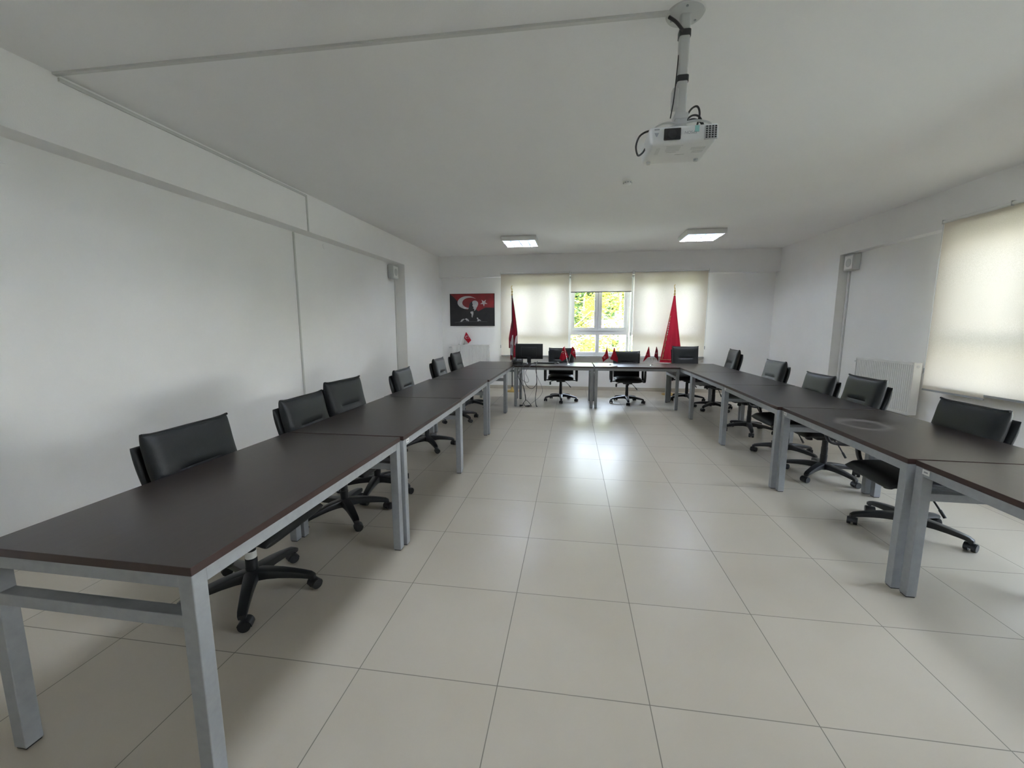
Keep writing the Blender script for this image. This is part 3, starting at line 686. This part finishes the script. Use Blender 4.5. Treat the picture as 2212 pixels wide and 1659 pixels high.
obj('underside_mark', box((-.01, -.01, -.001), (.04, -.006, .003)), LGREY, t)
for sx, sy in ((-.13, .08), (.12, .07)): obj('foot', cyl((sx, sy, -.012), (sx, sy, .004), .011, .013, seg=16), LGREY, t, True)
# maker's lettering on the front reads upside down
cu = bpy.data.curves.new('maker_lettering', 'FONT'); cu.body = 'EPSON'; cu.size = 0.019; cu.extrude = 0.0004; cu.align_x = 'CENTER'
to = bpy.data.objects.new('maker_lettering', cu); link(to)
dg = bpy.context.evaluated_depsgraph_get(); me = bpy.data.meshes.new_from_object(to.evaluated_get(dg)); bpy.data.objects.remove(to)
me.transform(MXYZ((.032, pf-.0006, .052), (-1, 0, 0), (0, 0, -1))); me.materials.append(GREYP)
link(bpy.data.objects.new('maker_lettering', me), t)
# cables above and beside it
def cable(label, pts, r=.005, m=CABLE, n=8, name='cable', cat='cable', grp=None):
    b = B(); add_sweep(b, spline(pts, n), lambda i: circ(r, 8)); return tag(obj(name, b, m, smooth=True), label, cat, grp)
cable('black cable in the tallest loop above the projector, right of the pole', [(px+.024, py, 2.545), (px+.055, py-.005, 2.59), (px+.085, py, 2.60), (px+.10, py+.01, 2.565), (px+.09, py+.02, 2.50), (px+.085, py+.03, 2.452)])
cable('black cable in the middle loop arching to the right end of the projector', [(px+.024, py, 2.53), (px+.06, py, 2.558), (px+.10, py+.01, 2.553), (px+.13, py+.015, 2.495), (px+.145, py+.03, 2.450)])
cable('black cable in the lowest loop arching to the right end of the projector', [(px+.024, py-.01, 2.52), (px+.06, py-.01, 2.536), (px+.10, py-.01, 2.52), (px+.135, py+.01, 2.48), (px+.15, py+.02, 2.452)])
cable('black cable looping out past the left end of the projector', [(px-.14, py-.09, 2.452), (px-.18, py-.10, 2.452), (px-.218, py-.09, 2.435), (px-.232, py-.07, 2.395), (px-.215, py-.03, 2.365), (px-.19, py-.01, 2.382), (px-.172, py, 2.41)])

# ================================================================ RADIATORS (local x along wall, back at y=0, front at -y)
def radiator(label, loc, rz, w, h, group=None):
    t = thing('radiator', label, 'radiator', loc, rz, group); d = .10; o = .03
    b = B(); n = int(w/0.033); x0 = -w/2+.012; st = (w-.024)/n
    for yy, s in ((-o-d+.008, 1), (-o-.008, -1)):
        P = []
        for i in range(n):
            a = x0+i*st
            P += [(a, 0), (a+st*.18, .006*s), (a+st*.5, .006*s), (a+st*.68, 0)]
        P.append((x0+n*st, 0))
        lo = [b.verts.new((x, yy+q, .015)) for x, q in P]; hi = [b.verts.new((x, yy+q, h-.015)) for x, q in P]
        lo2 = [b.verts.new((x, yy+q+.004*s, .015)) for x, q in P]; hi2 = [b.verts.new((x, yy+q+.004*s, h-.015)) for x, q in P]
        for i in range(len(P)-1): b.faces.new((lo[i], lo[i+1], hi[i+1], hi[i])); b.faces.new((lo2[i+1], lo2[i], hi2[i], hi2[i+1]))
    add_box(b, (-w/2+.01, -o-d+.006, .0), (w/2-.01, -o-d+.016, .03)); add_box(b, (-w/2+.01, -o-d+.006, h-.03), (w/2-.01, -o-d+.016, h-.004))
    obj('heating_panel', b, WHITEP, t)
    for s in (-1, 1): obj('side_cover', box((min(s*w/2, s*(w/2-.012)), -o-d, 0), (max(s*w/2, s*(w/2-.012)), -o, h), .002), WHITEP, t)
    b = B(); m = 40
    add_box(b, (-w/2+.012, -o-d+.001, h-.010), (w/2-.012, -o-d+.012, h)); add_box(b, (-w/2+.012, -o-.012, h-.010), (w/2-.012, -o-.001, h))
    for i in range(m): a = -w/2+.014+i*(w-.028)/m; add_box(b, (a, -o-d+.012, h-.009), (a+.006, -o-.012, h-.003))
    obj('top_grille', b, WHITEP, t)
    b = B(); add_cyl(b, (-w/2-.0, -o-d/2, h-.06), (-w/2-.035, -o-d/2, h-.06), .010, seg=14); add_cyl(b, (-w/2-.03, -o-d/2, h-.06), (-w/2-.075, -o-d/2, h-.06), .019, .016, seg=16); obj('valve', b, LGREY, t, True)
    for s in (-.3, .3): obj('wall_bracket', box((s*w-.02, -o-.002, .10), (s*w+.02, .0, h-.10)), LGREY, t)
    b = B(); add_cyl(b, (w/2, -o-d/2, h-.05), (w/2+.006, -o-d/2, h-.05), .016, seg=16); obj('vent_plug', b, CHROME, t, True)
    return t
radiator('white radiator below the picture, carrying small flag stands', (-2.70, YB, 0.42), 0, 0.90, 0.615)
yy_ = 1.42
radiator('white ribbed radiator on the right wall beside the glowing blinds', (xri(yy_), yy_, 0.30), -PI/2+.04, 1.04, 0.685)

# ================================================================ PICTURE ON BACK WALL
PW, PH = 1.07, 0.748
t = thing('wall_picture', 'dark red canvas picture of a seated figure under a crescent and star', 'picture', (-2.668, YB, 1.476))
obj('canvas', box((-PW/2, -.030, 0), (PW/2, -.0005, PH), .002), PIC_DARK, t)
def layer(name, polys, m, lev):
    b = B()
    for p in polys: add_prism(b, [((x-.5)*PW, (1-y)*PH) for x, y in p], MXYZ((0, -.030+.0002-lev*.0005, 0), (1, 0, 0), (0, 0, 1)), .0006)
    obj(name, b, m, t)
layer('printed_red_field', [[(.01, .01), (.99, .01), (.99, .44), (.80, .43), (.62, .56), (.47, .60), (.35, .45), (.22, .30), (.10, .12)][::-1]], PIC_RED, 1)
def xf(P, cx, cy, sx, sy, rot=0): return [(cx+(x*math.cos(rot)-y*math.sin(rot))*sx, cy+(x*math.sin(rot)+y*math.cos(rot))*sy) for x, y in P]
layer('printed_crescent', [xf(crescent(1, .80, .28), .40, .275, .225, .20, .12)], PIC_WHITE, 2)
layer('printed_star', [xf(star(1, rot=.3), .765, .285, .085, .115)], PIC_WHITE, 2)
def ell(cx, cy, rx, ry, k=22): return [(cx+rx*math.cos(2*PI*i/k), cy+ry*math.sin(2*PI*i/k)) for i in range(k)]
layer('printed_dark_suit', [[(.20, .86), (.26, .68), (.36, .55), (.42, .47), (.45, .30), (.50, .24), (.58, .30), (.60, .50), (.68, .58), (.76, .70), (.80, .86)]], PIC_DARK, 3)
layer('printed_face', [[(.525, .225), (.56, .212), (.60, .222), (.632, .262), (.640, .315), (.630, .37), (.605, .43), (.585, .49), (.556, .535), (.545, .515), (.553, .475), (.520, .452), (.538, .43), (.522, .40), (.508, .372), (.520, .33), (.507, .29), (.510, .25)]], PIC_WHITE, 4)
layer('printed_collar', [[(.462, .56), (.505, .545), (.530, .552), (.528, .63), (.505, .74), (.487, .71), (.490, .63), (.465, .60)]], PIC_WHITE, 4)
for P_ in ([(.225, .868), (.262, .80), (.305, .775), (.330, .79), (.290, .835), (.262, .87)], [(.335, .79), (.365, .758), (.405, .785), (.432, .84), (.412, .858), (.400, .82), (.385, .845), (.36, .81)], [(.602, .75), (.622, .735), (.640, .765), (.630, .795), (.612, .785)], [(.612, .85), (.625, .80), (.650, .79), (.690, .82), (.702, .85), (.66, .835), (.64, .858)]):
    layer('printed_hand', [P_], PIC_WHITE, 4)
layer('printed_desk', [[(.10, .88), (.42, .85), (.84, .86), (.84, .875), (.42, .875), (.10, .90)]], PIC_GREY, 4)

# ================================================================ FLOOR FLAGS
def finial(parent, z):
    b = B(); add_lathe(b, [(.012, 0), (.020, .008), (.022, .02), (.012, .035), (.009, .055), (.016, .075), (.018, .09), (.008, .105), (.006, .13), (.010, .14), (.004, .15)], c=(0, 0, z), seg=18)
    add_prism(b, [(x*1.0, y*2.1) for x, y in crescent(.022, .017, .007, 20)], MXYZ((0, .002, z+.170), (1, 0, 0), (0, 0, 1)), .004)
    obj('finial', b, GOLD, parent, True)
def cloth_sheet(name, parent, m, edgefn, zt, zb, pleats, amp, n=60, k=40, thick=.002, phase=0.0, zbfn=None):
    """edgefn(s)->(xa, xb) horizontal extent at s (0 top .. 1 bottom); double-sided thin cloth with pleats"""
    b = B()
    def P(u, s):
        xa, xb = edgefn(s); zz = zb if zbfn is None else zbfn(u)
        z = zt + (zz-zt)*s
        wv = amp*(0.25+0.75*s)*math.sin(pleats*2*PI*u+phase+0.8*s) + amp*.3*math.sin(pleats*4.6*PI*u+3*s)
        return Vector((xa+(xb-xa)*u, wv, z))
    Fr = [[b.verts.new(P(i/k, q/n)+Vector((0, -thick/2, 0))) for i in range(k+1)] for q in range(n+1)]
    Bk = [[b.verts.new(P(i/k, q/n)+Vector((0, thick/2, 0))) for i in range(k+1)] for q in range(n+1)]
    for q in range(n):
        for i in range(k):
            b.faces.new((Fr[q][i], Fr[q+1][i], Fr[q+1][i+1], Fr[q][i+1])); b.faces.new((Bk[q][i], Bk[q][i+1], Bk[q+1][i+1], Bk[q+1][i]))
    for q in range(n):
        b.faces.new((Fr[q][0], Bk[q][0], Bk[q+1][0], Fr[q+1][0])); b.faces.new((Fr[q][k], Fr[q+1][k], Bk[q+1][k], Bk[q][k]))
    for i in range(k):
        b.faces.new((Fr[0][i], Fr[0][i+1], Bk[0][i+1], Bk[0][i])); b.faces.new((Fr[n][i], Bk[n][i], Bk[n][i+1], Fr[n][i+1]))
    o = obj(name, b, m, parent, True); return o, P
def patch(name, parent, m, P, poly_uv, off=.004):
    b = B(); vs = [b.verts.new(P(u, s)+Vector((0, -off, 0))) for u, s in poly_uv]; n = len(vs)//2
    for i in range(n-1): b.faces.new((vs[i], vs[i+1], vs[2*n-2-i], vs[2*n-1-i]))
    bmesh.ops.solidify(b, geom=b.faces[:], thickness=.001)
    obj(name, b, m, parent, True)
# left, furled narrow
t = thing('floor_flag', 'narrow furled red floor flag, coloured darker as backlit, on a pole behind the monitor', 'flag', (-1.665, 4.10, 0), 0, None)
b = B(); add_lathe(b, [(.165, 0), (.165, .012), (.14, .022), (.05, .032), (.03, .05), (.022, .09), (.016, .10)], seg=36); obj('base', b, GOLD, t, True)
obj('pole', cyl((0, 0, .08), (0, 0, 2.15), .011, seg=14), BLACKP, t, True)
finial(t, 2.14)
def eL(s):
    xa = -.012 if s < .45 else -.012-.065*min(1, (s-.45)/.35); xb = .012+.10*min(1, s/.55)**.8+.015*s
    return xa, xb
o, P = cloth_sheet('flag_cloth', t, FLAGDK, eL, 2.10, .74, 2.5, .020, zbfn=lambda u: .98-(.26 if u > .16 else 0))
patch('white_crescent_fold', t, FLAGWH, P, [(.30, .60), (.22, .68), (.17, .76), (.16, .86), (.24, .92)] + [(.44, .93), (.50, .84), (.50, .76), (.48, .68), (.42, .60)], .024)
patch('white_star_fold', t, FLAGWH, P, [(.80, .62), (.70, .68), (.66, .76)] + [(.82, .77), (.95, .70), (.99, .60)], .024)
b = B()
for i in range(26):
    u = .17+.83*i/25; q = P(u, .995); add_cyl(b, q, q+Vector((0, 0, -.022)), .0028, seg=5)
obj('fringe', b, GOLDTHREAD, t)
b = B(); add_sweep(b, [P(.45+.04*math.sin(s*3), s)+Vector((0, -.016, 0)) for s in [.72+.27*i/12 for i in range(13)]], lambda i: circ(.005, 8)); obj('gold_cord', b, GOLDTHREAD, t, True)
# right, cone shaped
t = thing('floor_flag', 'bright red cone shaped floor flag with gold fringe right of the open window', 'flag', (1.775, 4.10, 0), 0, None)
b = B(); add_lathe(b, [(.165, 0), (.165, .012), (.14, .022), (.05, .032), (.03, .05), (.022, .09), (.016, .10)], seg=36); obj('base', b, GOLD, t, True)
obj('pole', cyl((0, 0, .08), (0, 0, 2.12), .012, seg=14), GOLD, t, True)
finial(t, 2.11)
b = B(); rings = []; K = 72; NZ = 36
def cone_pt(a, s, add=0.0):
    z = 2.095-(2.095-.70)*s
    cxm = -.012*s; rx = .018+.20*s**1.05; ry = .016+.105*s
    pl = 1+.10*s*math.sin(7*a+1.2*s)+.05*s*math.sin(13*a)
    return Vector((cxm+(rx*pl+add)*math.cos(a), (ry*pl+add)*math.sin(a), z))
for q in range(NZ+1): rings.append([b.verts.new(cone_pt(2*PI*i/K, q/NZ)) for i in range(K)])
for q in range(NZ):
    for i in range(K): b.faces.new((rings[q][i], rings[q][(i+1) % K], rings[q+1][(i+1) % K], rings[q+1][i]))
b.faces.new(rings[0]); obj('flag_cloth', b, FLAGRED, t, True)
b = B(); edge = [cone_pt(PI*1.12+.12*s_, s_, .004) for s_ in [.30+.66*i/30 for i in range(31)]]
for i in range(30):
    p, q = edge[i], edge[i+1]; n_ = Vector((.016+.008*math.sin(i*1.7), -.012, .004))
    vs = [b.verts.new(p), b.verts.new(q), b.verts.new(q+n_), b.verts.new(p+n_)]; b.faces.new(vs)
bmesh.ops.solidify(b, geom=b.faces[:], thickness=.002); obj('gold_edge_fringe', b, GOLDTHREAD, t)
b = B()
for i in range(6):
    s_ = .40+.035*i; p = cone_pt(PI*1.17+.10*s_, s_, .005); add_box(b, p-Vector((.006, .002, .014)), p+Vector((.012, .002, .012)))
obj('white_embroidery', b, FLAGWH, t)
b = B(); add_sweep(b, [cone_pt(2*PI*i/48, .955, .003) for i in range(48)], lambda i: circ(.004, 6), closed_path=True); obj('gold_braid', b, GOLDTHREAD, t, True)

# ================================================================ DESK FLAGS
def flag_piece(parent, top, poly, emblem=None, m=FLAGRED):
    """poly: points relative to the pole tip in (x,z)"""
    b = B(); c = Vector((sum(p[0] for p in poly)/len(poly), sum(p[1] for p in poly)/len(poly)))
    N = len(poly); n = 8
    def bend(x, z): return .006*math.sin(55*x)+.004*math.sin(40*z)
    def ring(f, y): return [b.verts.new((top[0]+c.x+(p[0]-c.x)*f, top[1]+y+bend(c.x+(p[0]-c.x)*f, c.y+(p[1]-c.y)*f), top[2]+c.y+(p[1]-c.y)*f)) for p in D]
    D = []
    for i in range(N):
        a, d = poly[i], poly[(i+1) % N]
        for k in range(n): D.append((a[0]+(d[0]-a[0])*k/n, a[1]+(d[1]-a[1])*k/n))
    for y in (-.0006, .0006):
        R = [ring(f, y) for f in (1, .75, .5, .25)]; cv = b.verts.new((top[0]+c.x, top[1]+y+bend(c.x, c.y), top[2]+c.y)); M_ = len(D)
        for q in range(3):
            for i in range(M_): b.faces.new((R[q][i], R[q][(i+1) % M_], R[q+1][(i+1) % M_], R[q+1][i]))
        for i in range(M_): b.faces.new((R[3][i], R[3][(i+1) % M_], cv))
    fl = obj('small_flag', b, m, parent, True)
    if emblem:
        ex, ez, r, rot = emblem; b = B()
        M1 = MXYZ((top[0]+ex, top[1]-.012, top[2]+ez), (math.cos(rot), 0, math.sin(rot)), (-math.sin(rot), 0, math.cos(rot)))
        add_prism(b, crescent(r, r*.78, r*.28, 20), M1, .0008); add_prism(b, star(r*.42, r*1.05, 0, PI), M1, .0008)
        obj('crescent_and_star', b, FLAGWH, fl)
def desk_stand(label, x, y, z, s=1.0, flags=(), dx=.075, hgt=.335, lean=(1, 1), poles=(-1, 1), group='small flag stands'):
    t = thing('desk_flag_stand', label, 'flag stand', (x, y, z), 0, group)
    b = B(); add_lathe(b, [(.032, 0), (.032, .004), (.026, .010), (.010, .014), (.007, .022), (.004, .024)], seg=24); obj('base', b, CHROME, t, True)
    for k, sgn in enumerate(poles):
        obj('pole', cyl((sgn*.004, 0, .018), (sgn*dx, 0, hgt), .0022, seg=8), CHROME, t, True)
    for tip, poly, em, m in flags: flag_piece(t, (tip*dx, 0, hgt), poly, em, m)
    return t
desk_stand('small chrome stand with two red flags nearest the monitor', -0.398, 2.66, .752, flags=(
    (-1, [(-.02, -.03), (.008, .0), (.022, -.04), (.085, -.20), (-.03, -.285), (-.085, -.235)], (-.022, -.115, .022, -1.2), FLAGRED),
    (1, [(-.006, .0), (.008, -.01), (.055, -.08), (.065, -.26), (.05, -.22), (-.035, -.13)], (.03, -.11, .022, -.8), FLAGRED)), hgt=.345, dx=.078)
desk_stand('small chrome stand with two red flags under the uncovered window', 0.372, 2.68, .752, flags=(
    (-1, [(-.008, -.01), (.004, .0), (.012, -.06), (.045, -.20), (-.01, -.23), (-.06, -.275), (-.085, -.20), (-.03, -.12)], (-.035, -.19, .018, .3), FLAGRED),
    (1, [(-.008, -.01), (.004, .0), (.02, -.07), (.07, -.20), (.07, -.28), (.01, -.25), (-.07, -.22), (-.03, -.12)], None, FLAGRED)), hgt=.33, dx=.066)
desk_stand('small chrome stand with two thin drooping flags beside the red cone shaped flag', 1.118, 2.69, .752, flags=(
    (-1, [(-.006, .0), (.005, -.02), (.03, -.19), (-.02, -.20), (-.06, -.25), (-.095, -.285), (-.05, -.15)], (-.03, -.15, .014, .3), FLAGRED),
    (1, [(-.006, -.01), (.004, .0), (.03, -.08), (.045, -.28), (.015, -.22), (-.035, -.18)], (.0, -.12, .014, .3), FLAGDK)), hgt=.345, dx=.066)
desk_stand('bare chrome flag stand without flags at the left end of the radiator', -2.985, 4.42, 1.036, dx=.05, hgt=.21)
desk_stand('small stand with one red crescent flag on top of the radiator', -2.865, 4.42, 1.036, dx=.055, hgt=.25, poles=(1,), flags=(
    (1, [(.0, .05), (.05, -.02), (.125, -.145), (.055, -.215), (-.045, -.10), (-.04, -.07)], (.022, -.07, .036, -.6), FLAGRED),))

# ================================================================ COMPUTER THINGS on the left head table
t = thing('monitor', 'black flat computer monitor seen from behind on the head table', 'monitor', (-1.15, 2.86, .752))
b = B(); add_box(b, (-.265, -.02, .085), (.265, .012, .378), .006); add_box(b, (-.15, -.045, .13), (.15, -.018, .32), .012); obj('screen_housing', b, BLACKP, t, True)
obj('screen', box((-.252, .012, .10), (.252, .0135, .365)), DARKGL, t)
b = B(); add_box(b, (-.035, -.035, .01), (.035, .0, .16), .004); obj('neck', b, BLACKP, t, True)
b = B(); add_box(b, (-.10, -.08, 0), (.10, .08, .012), .004); obj('base', b, BLACKP, t, True)
t = thing('desk_phone', 'dark desk phone at the left end of the head table beside the monitor', 'phone', (-1.335, 2.62, .752), .1); t.scale = (1.15, 1.1, 1.35)
b = B(); add_box(b, (-.085, -.09, 0), (.085, .09, .05), .010)
for v in b.verts:
    if v.co.z > .03: v.co.z += .12*(v.co.y+.09)
obj('body', b, BLACKP, t, True)
b = B(); add_box(b, (-.08, -.08, .062), (-.035, .08, .085), .010, M=Matrix.Rotation(.12, 4, 'X')); obj('handset', b, BLACKP, t, True)
b = B()
for i in range(3):
    for k in range(4): add_box(b, (-.015+i*.026, -.06+k*.026, .060+k*.003), (.003+i*.026, -.042+k*.026, .066+k*.003), .002)
obj('key', b, GREYP, t)
t = thing('network_switch', 'small grey black box behind the desk phone, beside the monitor foot', 'network box', (-1.205, 2.60, .752), -.05)
obj('case', box((-.05, -.06, 0), (.05, .06, .036), .004), GREYP, t, True)
obj('front_panel', box((-.045, -.062, .006), (.045, -.059, .030)), BLACKP, t)
b = B()
for i in range(5): add_box(b, (-.038+i*.016, -.0635, .010), (-.028+i*.016, -.0618, .018))
obj('port', b, LGREY, t)
t = thing('keyboard', 'black keyboard lying on the head table behind the monitor', 'keyboard', (-.86, 2.88, .752), .05)
b = B(); add_box(b, (-.20, -.07, 0), (.20, .07, .018), .005)
for v in b.verts:
    if v.co.z > .01: v.co.z += .07*(-v.co.y)
obj('body', b, BLACKP, t, True)
b = B()
for r_ in range(5):
    for c_ in range(14): add_box(b, (-.19+c_*.027, -.06+r_*.025, .016), (-.168+c_*.027, -.04+r_*.025, .023-(-.06+r_*.025)*.07))
obj('key_rows', b, GREYP, t)
t = thing('mouse', 'small black mouse at the right of the keyboard', 'mouse', (-.60, 2.86, .752), .2)
b = B(); bmesh.ops.create_uvsphere(b, u_segments=18, v_segments=12, radius=1, matrix=Matrix.Translation((0, 0, .010)) @ Matrix.Diagonal((.030, .052, .022, 1)))
for v in b.verts: v.co.z = max(v.co.z, 0)
obj('body', b, BLACKP, t, True); obj('scroll_wheel', cyl((-.003, -.025, .028), (.003, -.025, .028), .007), GREYP, t)
# hanging cables
yc = 2.318
cable('black cable dropping straight to the floor right of the other hanging cables', [(-.98, 2.80, .80), (-.975, 2.45, .775), (-.968, 2.325, .757), (-.962, 2.30, .70), (-.955, yc, .55), (-.955, yc, .35), (-.975, yc, .16), (-.958, yc, .02), (-.94, yc+.02, .005)], .006)
cable('black cable hanging in a wide loop from the table edge under the monitor', [(-1.20, 2.50, .77), (-1.195, 2.33, .762), (-1.19, yc-.01, .70), (-1.185, yc, .55), (-1.17, yc, .45), (-1.11, yc, .36), (-1.03, yc, .34), (-.97, yc, .40), (-.952, yc+.005, .47)], .005)
cable('grey cable wriggling down to a short loop under the monitor', [(-1.03, 2.50, .765), (-1.06, 2.325, .758), (-1.13, yc-.014, .69), (-1.155, yc, .62), (-1.12, yc, .54), (-1.10, yc, .47), (-1.14, yc, .45), (-1.20, yc, .48), (-1.26, yc, .52)], .004, CABLEG)
cable('black cable at the left of the bundle running down to the plug', [(-1.27, 2.52, .77), (-1.285, 2.33, .764), (-1.295, yc-.01, .70), (-1.29, yc, .55), (-1.24, yc, .45), (-1.18, yc-.008, .33), (-1.165, yc-.008, .20), (-1.16, yc, .12), (-1.20, yc, .06), (-1.215, yc, .02)], .005)
cable('black cable in the bundle ending in a coil on the floor', [(-1.22, 2.54, .77), (-1.225, 2.33, .764), (-1.222, yc-.02, .70), (-1.21, yc-.01, .5), (-1.19, yc+.008, .33), (-1.158, yc+.008, .2), (-1.155, yc+.008, .12), (-1.19, yc, .07), (-1.18, yc+.02, .02), (-1.13, yc+.05, .006), (-1.08, yc+.02, .006), (-1.10, yc-.03, .006), (-1.16, yc-.03, .008)], .005)
cable('thin grey cable rising from the floor coil toward the right', [(-1.10, yc+.06, .006), (-1.07, yc+.03, .03), (-1.04, yc+.05, .06), (-.99, yc+.06, .10), (-.93, yc+.08, .15), (-.88, yc+.12, .21), (-.86, yc+.2, .28), (-.90, yc+.35, .36), (-1.0, yc+.6, .50), (-1.05, yc+.70, .66), (-1.05, yc+.795, .72)], .0035, CABLEG)
cable('black cable bowed out to the right above the floor coil', [(-1.148, yc-.012, .13), (-1.10, yc-.02, .09), (-1.06, yc-.01, .04), (-1.05, yc, .008), (-1.09, yc+.03, .017), (-1.15, yc+.0, .018)], .005)
t = thing('power_plug', 'black power plug lying on the floor at the end of the hanging cables', 'plug', (-1.235, 2.30, 0), .3)
b = B(); add_cyl(b, (-.03, 0, .02), (.02, 0, .02), .019, .015, seg=16); add_cyl(b, (.02, 0, .02), (.04, 0, .02), .006); obj('body', b, BLACKP, t, True)
for s in (-1, 1): obj('pin', cyl((-.052, s*.009, .02), (-.03, s*.009, .02), .0024, seg=8), CHROME, t)

# ================================================================ OUTSIDE
random.seed(7)
GRASS = noisy(mat('dry_ground', (0.3, 0.3, 0.25), 0.9), 0.5, (0.26, 0.26, 0.20), (0.40, 0.38, 0.32))
BARK = noisy(mat('bark', (0.22, 0.17, 0.13), 0.9), 6, (0.16, 0.12, 0.09), (0.34, 0.28, 0.22))
LEAFY = cloth_mat('yellow_green_leaf', (0.42, 0.44, 0.045), 0.25); LEAFD = cloth_mat('green_leaf', (0.075, 0.12, 0.04), 0.15)
ROOFR = noisy(mat('red_roof_tiles', (0.55, 0.16, 0.12), 0.8), 5, (0.45, 0.12, 0.09), (0.65, 0.22, 0.16)); WALLW = mat('white_render', (0.85, 0.83, 0.78), 0.9)
g = struct('ground', box((-40, 4.9, -4.3), (60, 60, -4.0)), GRASS); 
g2 = struct('ground_side', box((5.2, -40, -4.3), (60, 4.9, -4.0)), GRASS)
def tree(label, x, y, z0, h, r, nleaf, lm, size, lean=0.0, ry=None):
    t = thing('tree', label, 'tree', (x, y, z0), 0, 'trees outside the back window')
    b = B(); top = Vector((lean, 0, h*.95)); trunkp = spline([(0, 0, 0), (lean*.3+.1, .05, h*.3), (lean*.6-.1, 0, h*.6), top], 6)
    add_sweep(b, trunkp, lambda i: circ(.14*(1-i/len(trunkp)*.75), 10))
    br = []
    for i in range(11):
        s = trunkp[random.randint(5, len(trunkp)-2)]; a = random.uniform(0, 2*PI); L = r*random.uniform(.5, .95)
        e = s+Vector((math.cos(a)*L, math.sin(a)*L*.8, random.uniform(.2, .6)*L)); mid = (s+e)/2+Vector((0, 0, -.1*L)); q = spline([s, mid, e], 5); br.append((s, e))
        add_sweep(b, q, lambda i: circ(.045*(1-i/len(q)*.8), 6))
    obj('trunk', b, BARK, t, True)
    b = B(); cl = [(Vector((lean*.8+random.uniform(-1, 1)*r*.85, random.uniform(-1, 1)*(ry or r*.7), h*random.uniform(.38, 1.0))), random.uniform(.25, .55)*r*.5) for _ in range(46)] + [(e, r*.22) for s, e in br]
    for i in range(nleaf):
        c, cr_ = random.choice(cl); d = Vector((random.gauss(0, 1), random.gauss(0, 1), random.gauss(0, .75)))*cr_*.6; p = c+d
        a, e, s = random.uniform(0, 2*PI), random.uniform(-.6, .9), size*random.uniform(.6, 1.3)
        X = Vector((math.cos(a), math.sin(a), e*.6)).normalized()*s; Y = X.cross(Vector((random.uniform(-.5, .5), random.uniform(-.5, .5), 1))).normalized()*s*.55; N = X.cross(Y).normalized()*s*.12
        v = [b.verts.new(p-X*.5), b.verts.new(p+Y*.5+N), b.verts.new(p+X*.5), b.verts.new(p-Y*.5+N)]
        b.faces.new((v[0], v[1], v[2])); b.faces.new((v[0], v[2], v[3]))
    me = bpy.data.meshes.new('foliage'); b.to_mesh(me); b.free(); me.materials.append(lm)
    link(bpy.data.objects.new('foliage', me), t)
tree('yellow green tree close behind the left half of the uncovered window', -1.0, 11.0, -4, 8.0, 1.9, 5200, LEAFY, .15, .4)
tree('yellow green tree close behind the right half of the uncovered window', 2.2, 14.5, -4, 8.2, 2.4, 5600, LEAFY, .17, -.4)
tree('darker green tree farther off between the two yellow green trees', .4, 20.5, -4, 9.0, 2.6, 4200, LEAFD, .28, ry=1.6)
tree('dark green tree farther off at the left of the house', -6.5, 22.5, -4, 10.0, 3.2, 4200, LEAFD, .32)
tree('dark green tree farther off at the right of the house', 9.0, 24.0, -4, 10.5, 3.2, 4200, LEAFD, .32)
tree('tall dark green tree rising behind the red roofed house', 4.5, 38.0, -4, 15.0, 7.0, 7000, LEAFD, .75, ry=2.0)
tree('tall green tree behind and left of the red roofed house', -10.5, 38.0, -4, 15.0, 6.5, 7000, LEAFD, .75, ry=2.0)
tree('unseen dark green tree outside beyond the first glowing blind of the right wall', 8.6, 0.8, -4, 9.5, 2.2, 3200, LEAFD, .30, ry=1.9)  # unseen tree, suggested by blotches on the blinds, added to cut their skylight
b = B(); N_ = 48; hv = [[b.verts.new((-60+120*i_/N_, 47+k_*3.2+1.5*math.sin(i_*1.3+k_), -4.2+17*math.sin(min(k_/6, 1)*PI/2)*(0.85+.15*math.sin(i_*.9)+.08*math.sin(i_*2.3+k_*1.7)))) for i_ in range(N_+1)] for k_ in range(8)]
for k_ in range(7):
    for i_ in range(N_): b.faces.new((hv[k_][i_], hv[k_][i_+1], hv[k_+1][i_+1], hv[k_+1][i_]))
struct('hillside', b, noisy(mat('wooded_green', (0.1, 0.14, 0.06), 0.95), 1.6, (0.035, 0.06, 0.025), (0.13, 0.18, 0.06), detail=8), smooth=True)
t = thing('house', 'white house with red tiled roof seen through the uncovered window', 'house', (2.4, 28.5, -4))
b = box((-3.2, -2.5, 0), (3.2, 2.5, 4.6)); obj('wall', b, WALLW, t)
b = B(); vs = [b.verts.new(p) for p in ((-3.7, -3, 4.5), (3.7, -3, 4.5), (3.7, 3, 4.5), (-3.7, 3, 4.5), (-1.6, 0, 6.0), (1.6, 0, 6.0))]
for f in ((0, 1, 5, 4), (1, 2, 5), (2, 3, 4, 5), (3, 0, 4), (3, 2, 1, 0)): b.faces.new([vs[i] for i in f])
obj('roof', b, ROOFR, t)
for i in range(3):
    w = obj('window', box((-2.3+i*1.7, -2.56, 2.6), (-1.3+i*1.7, -2.49, 3.9), .02), WHITEP, t); obj('pane', box((-2.2+i*1.7, -2.58, 2.7), (-1.4+i*1.7, -2.55, 3.8)), DARKGL, w)
obj('chimney', box((.6, .2, 5.2), (1.1, .7, 6.7)), WALLW, t)
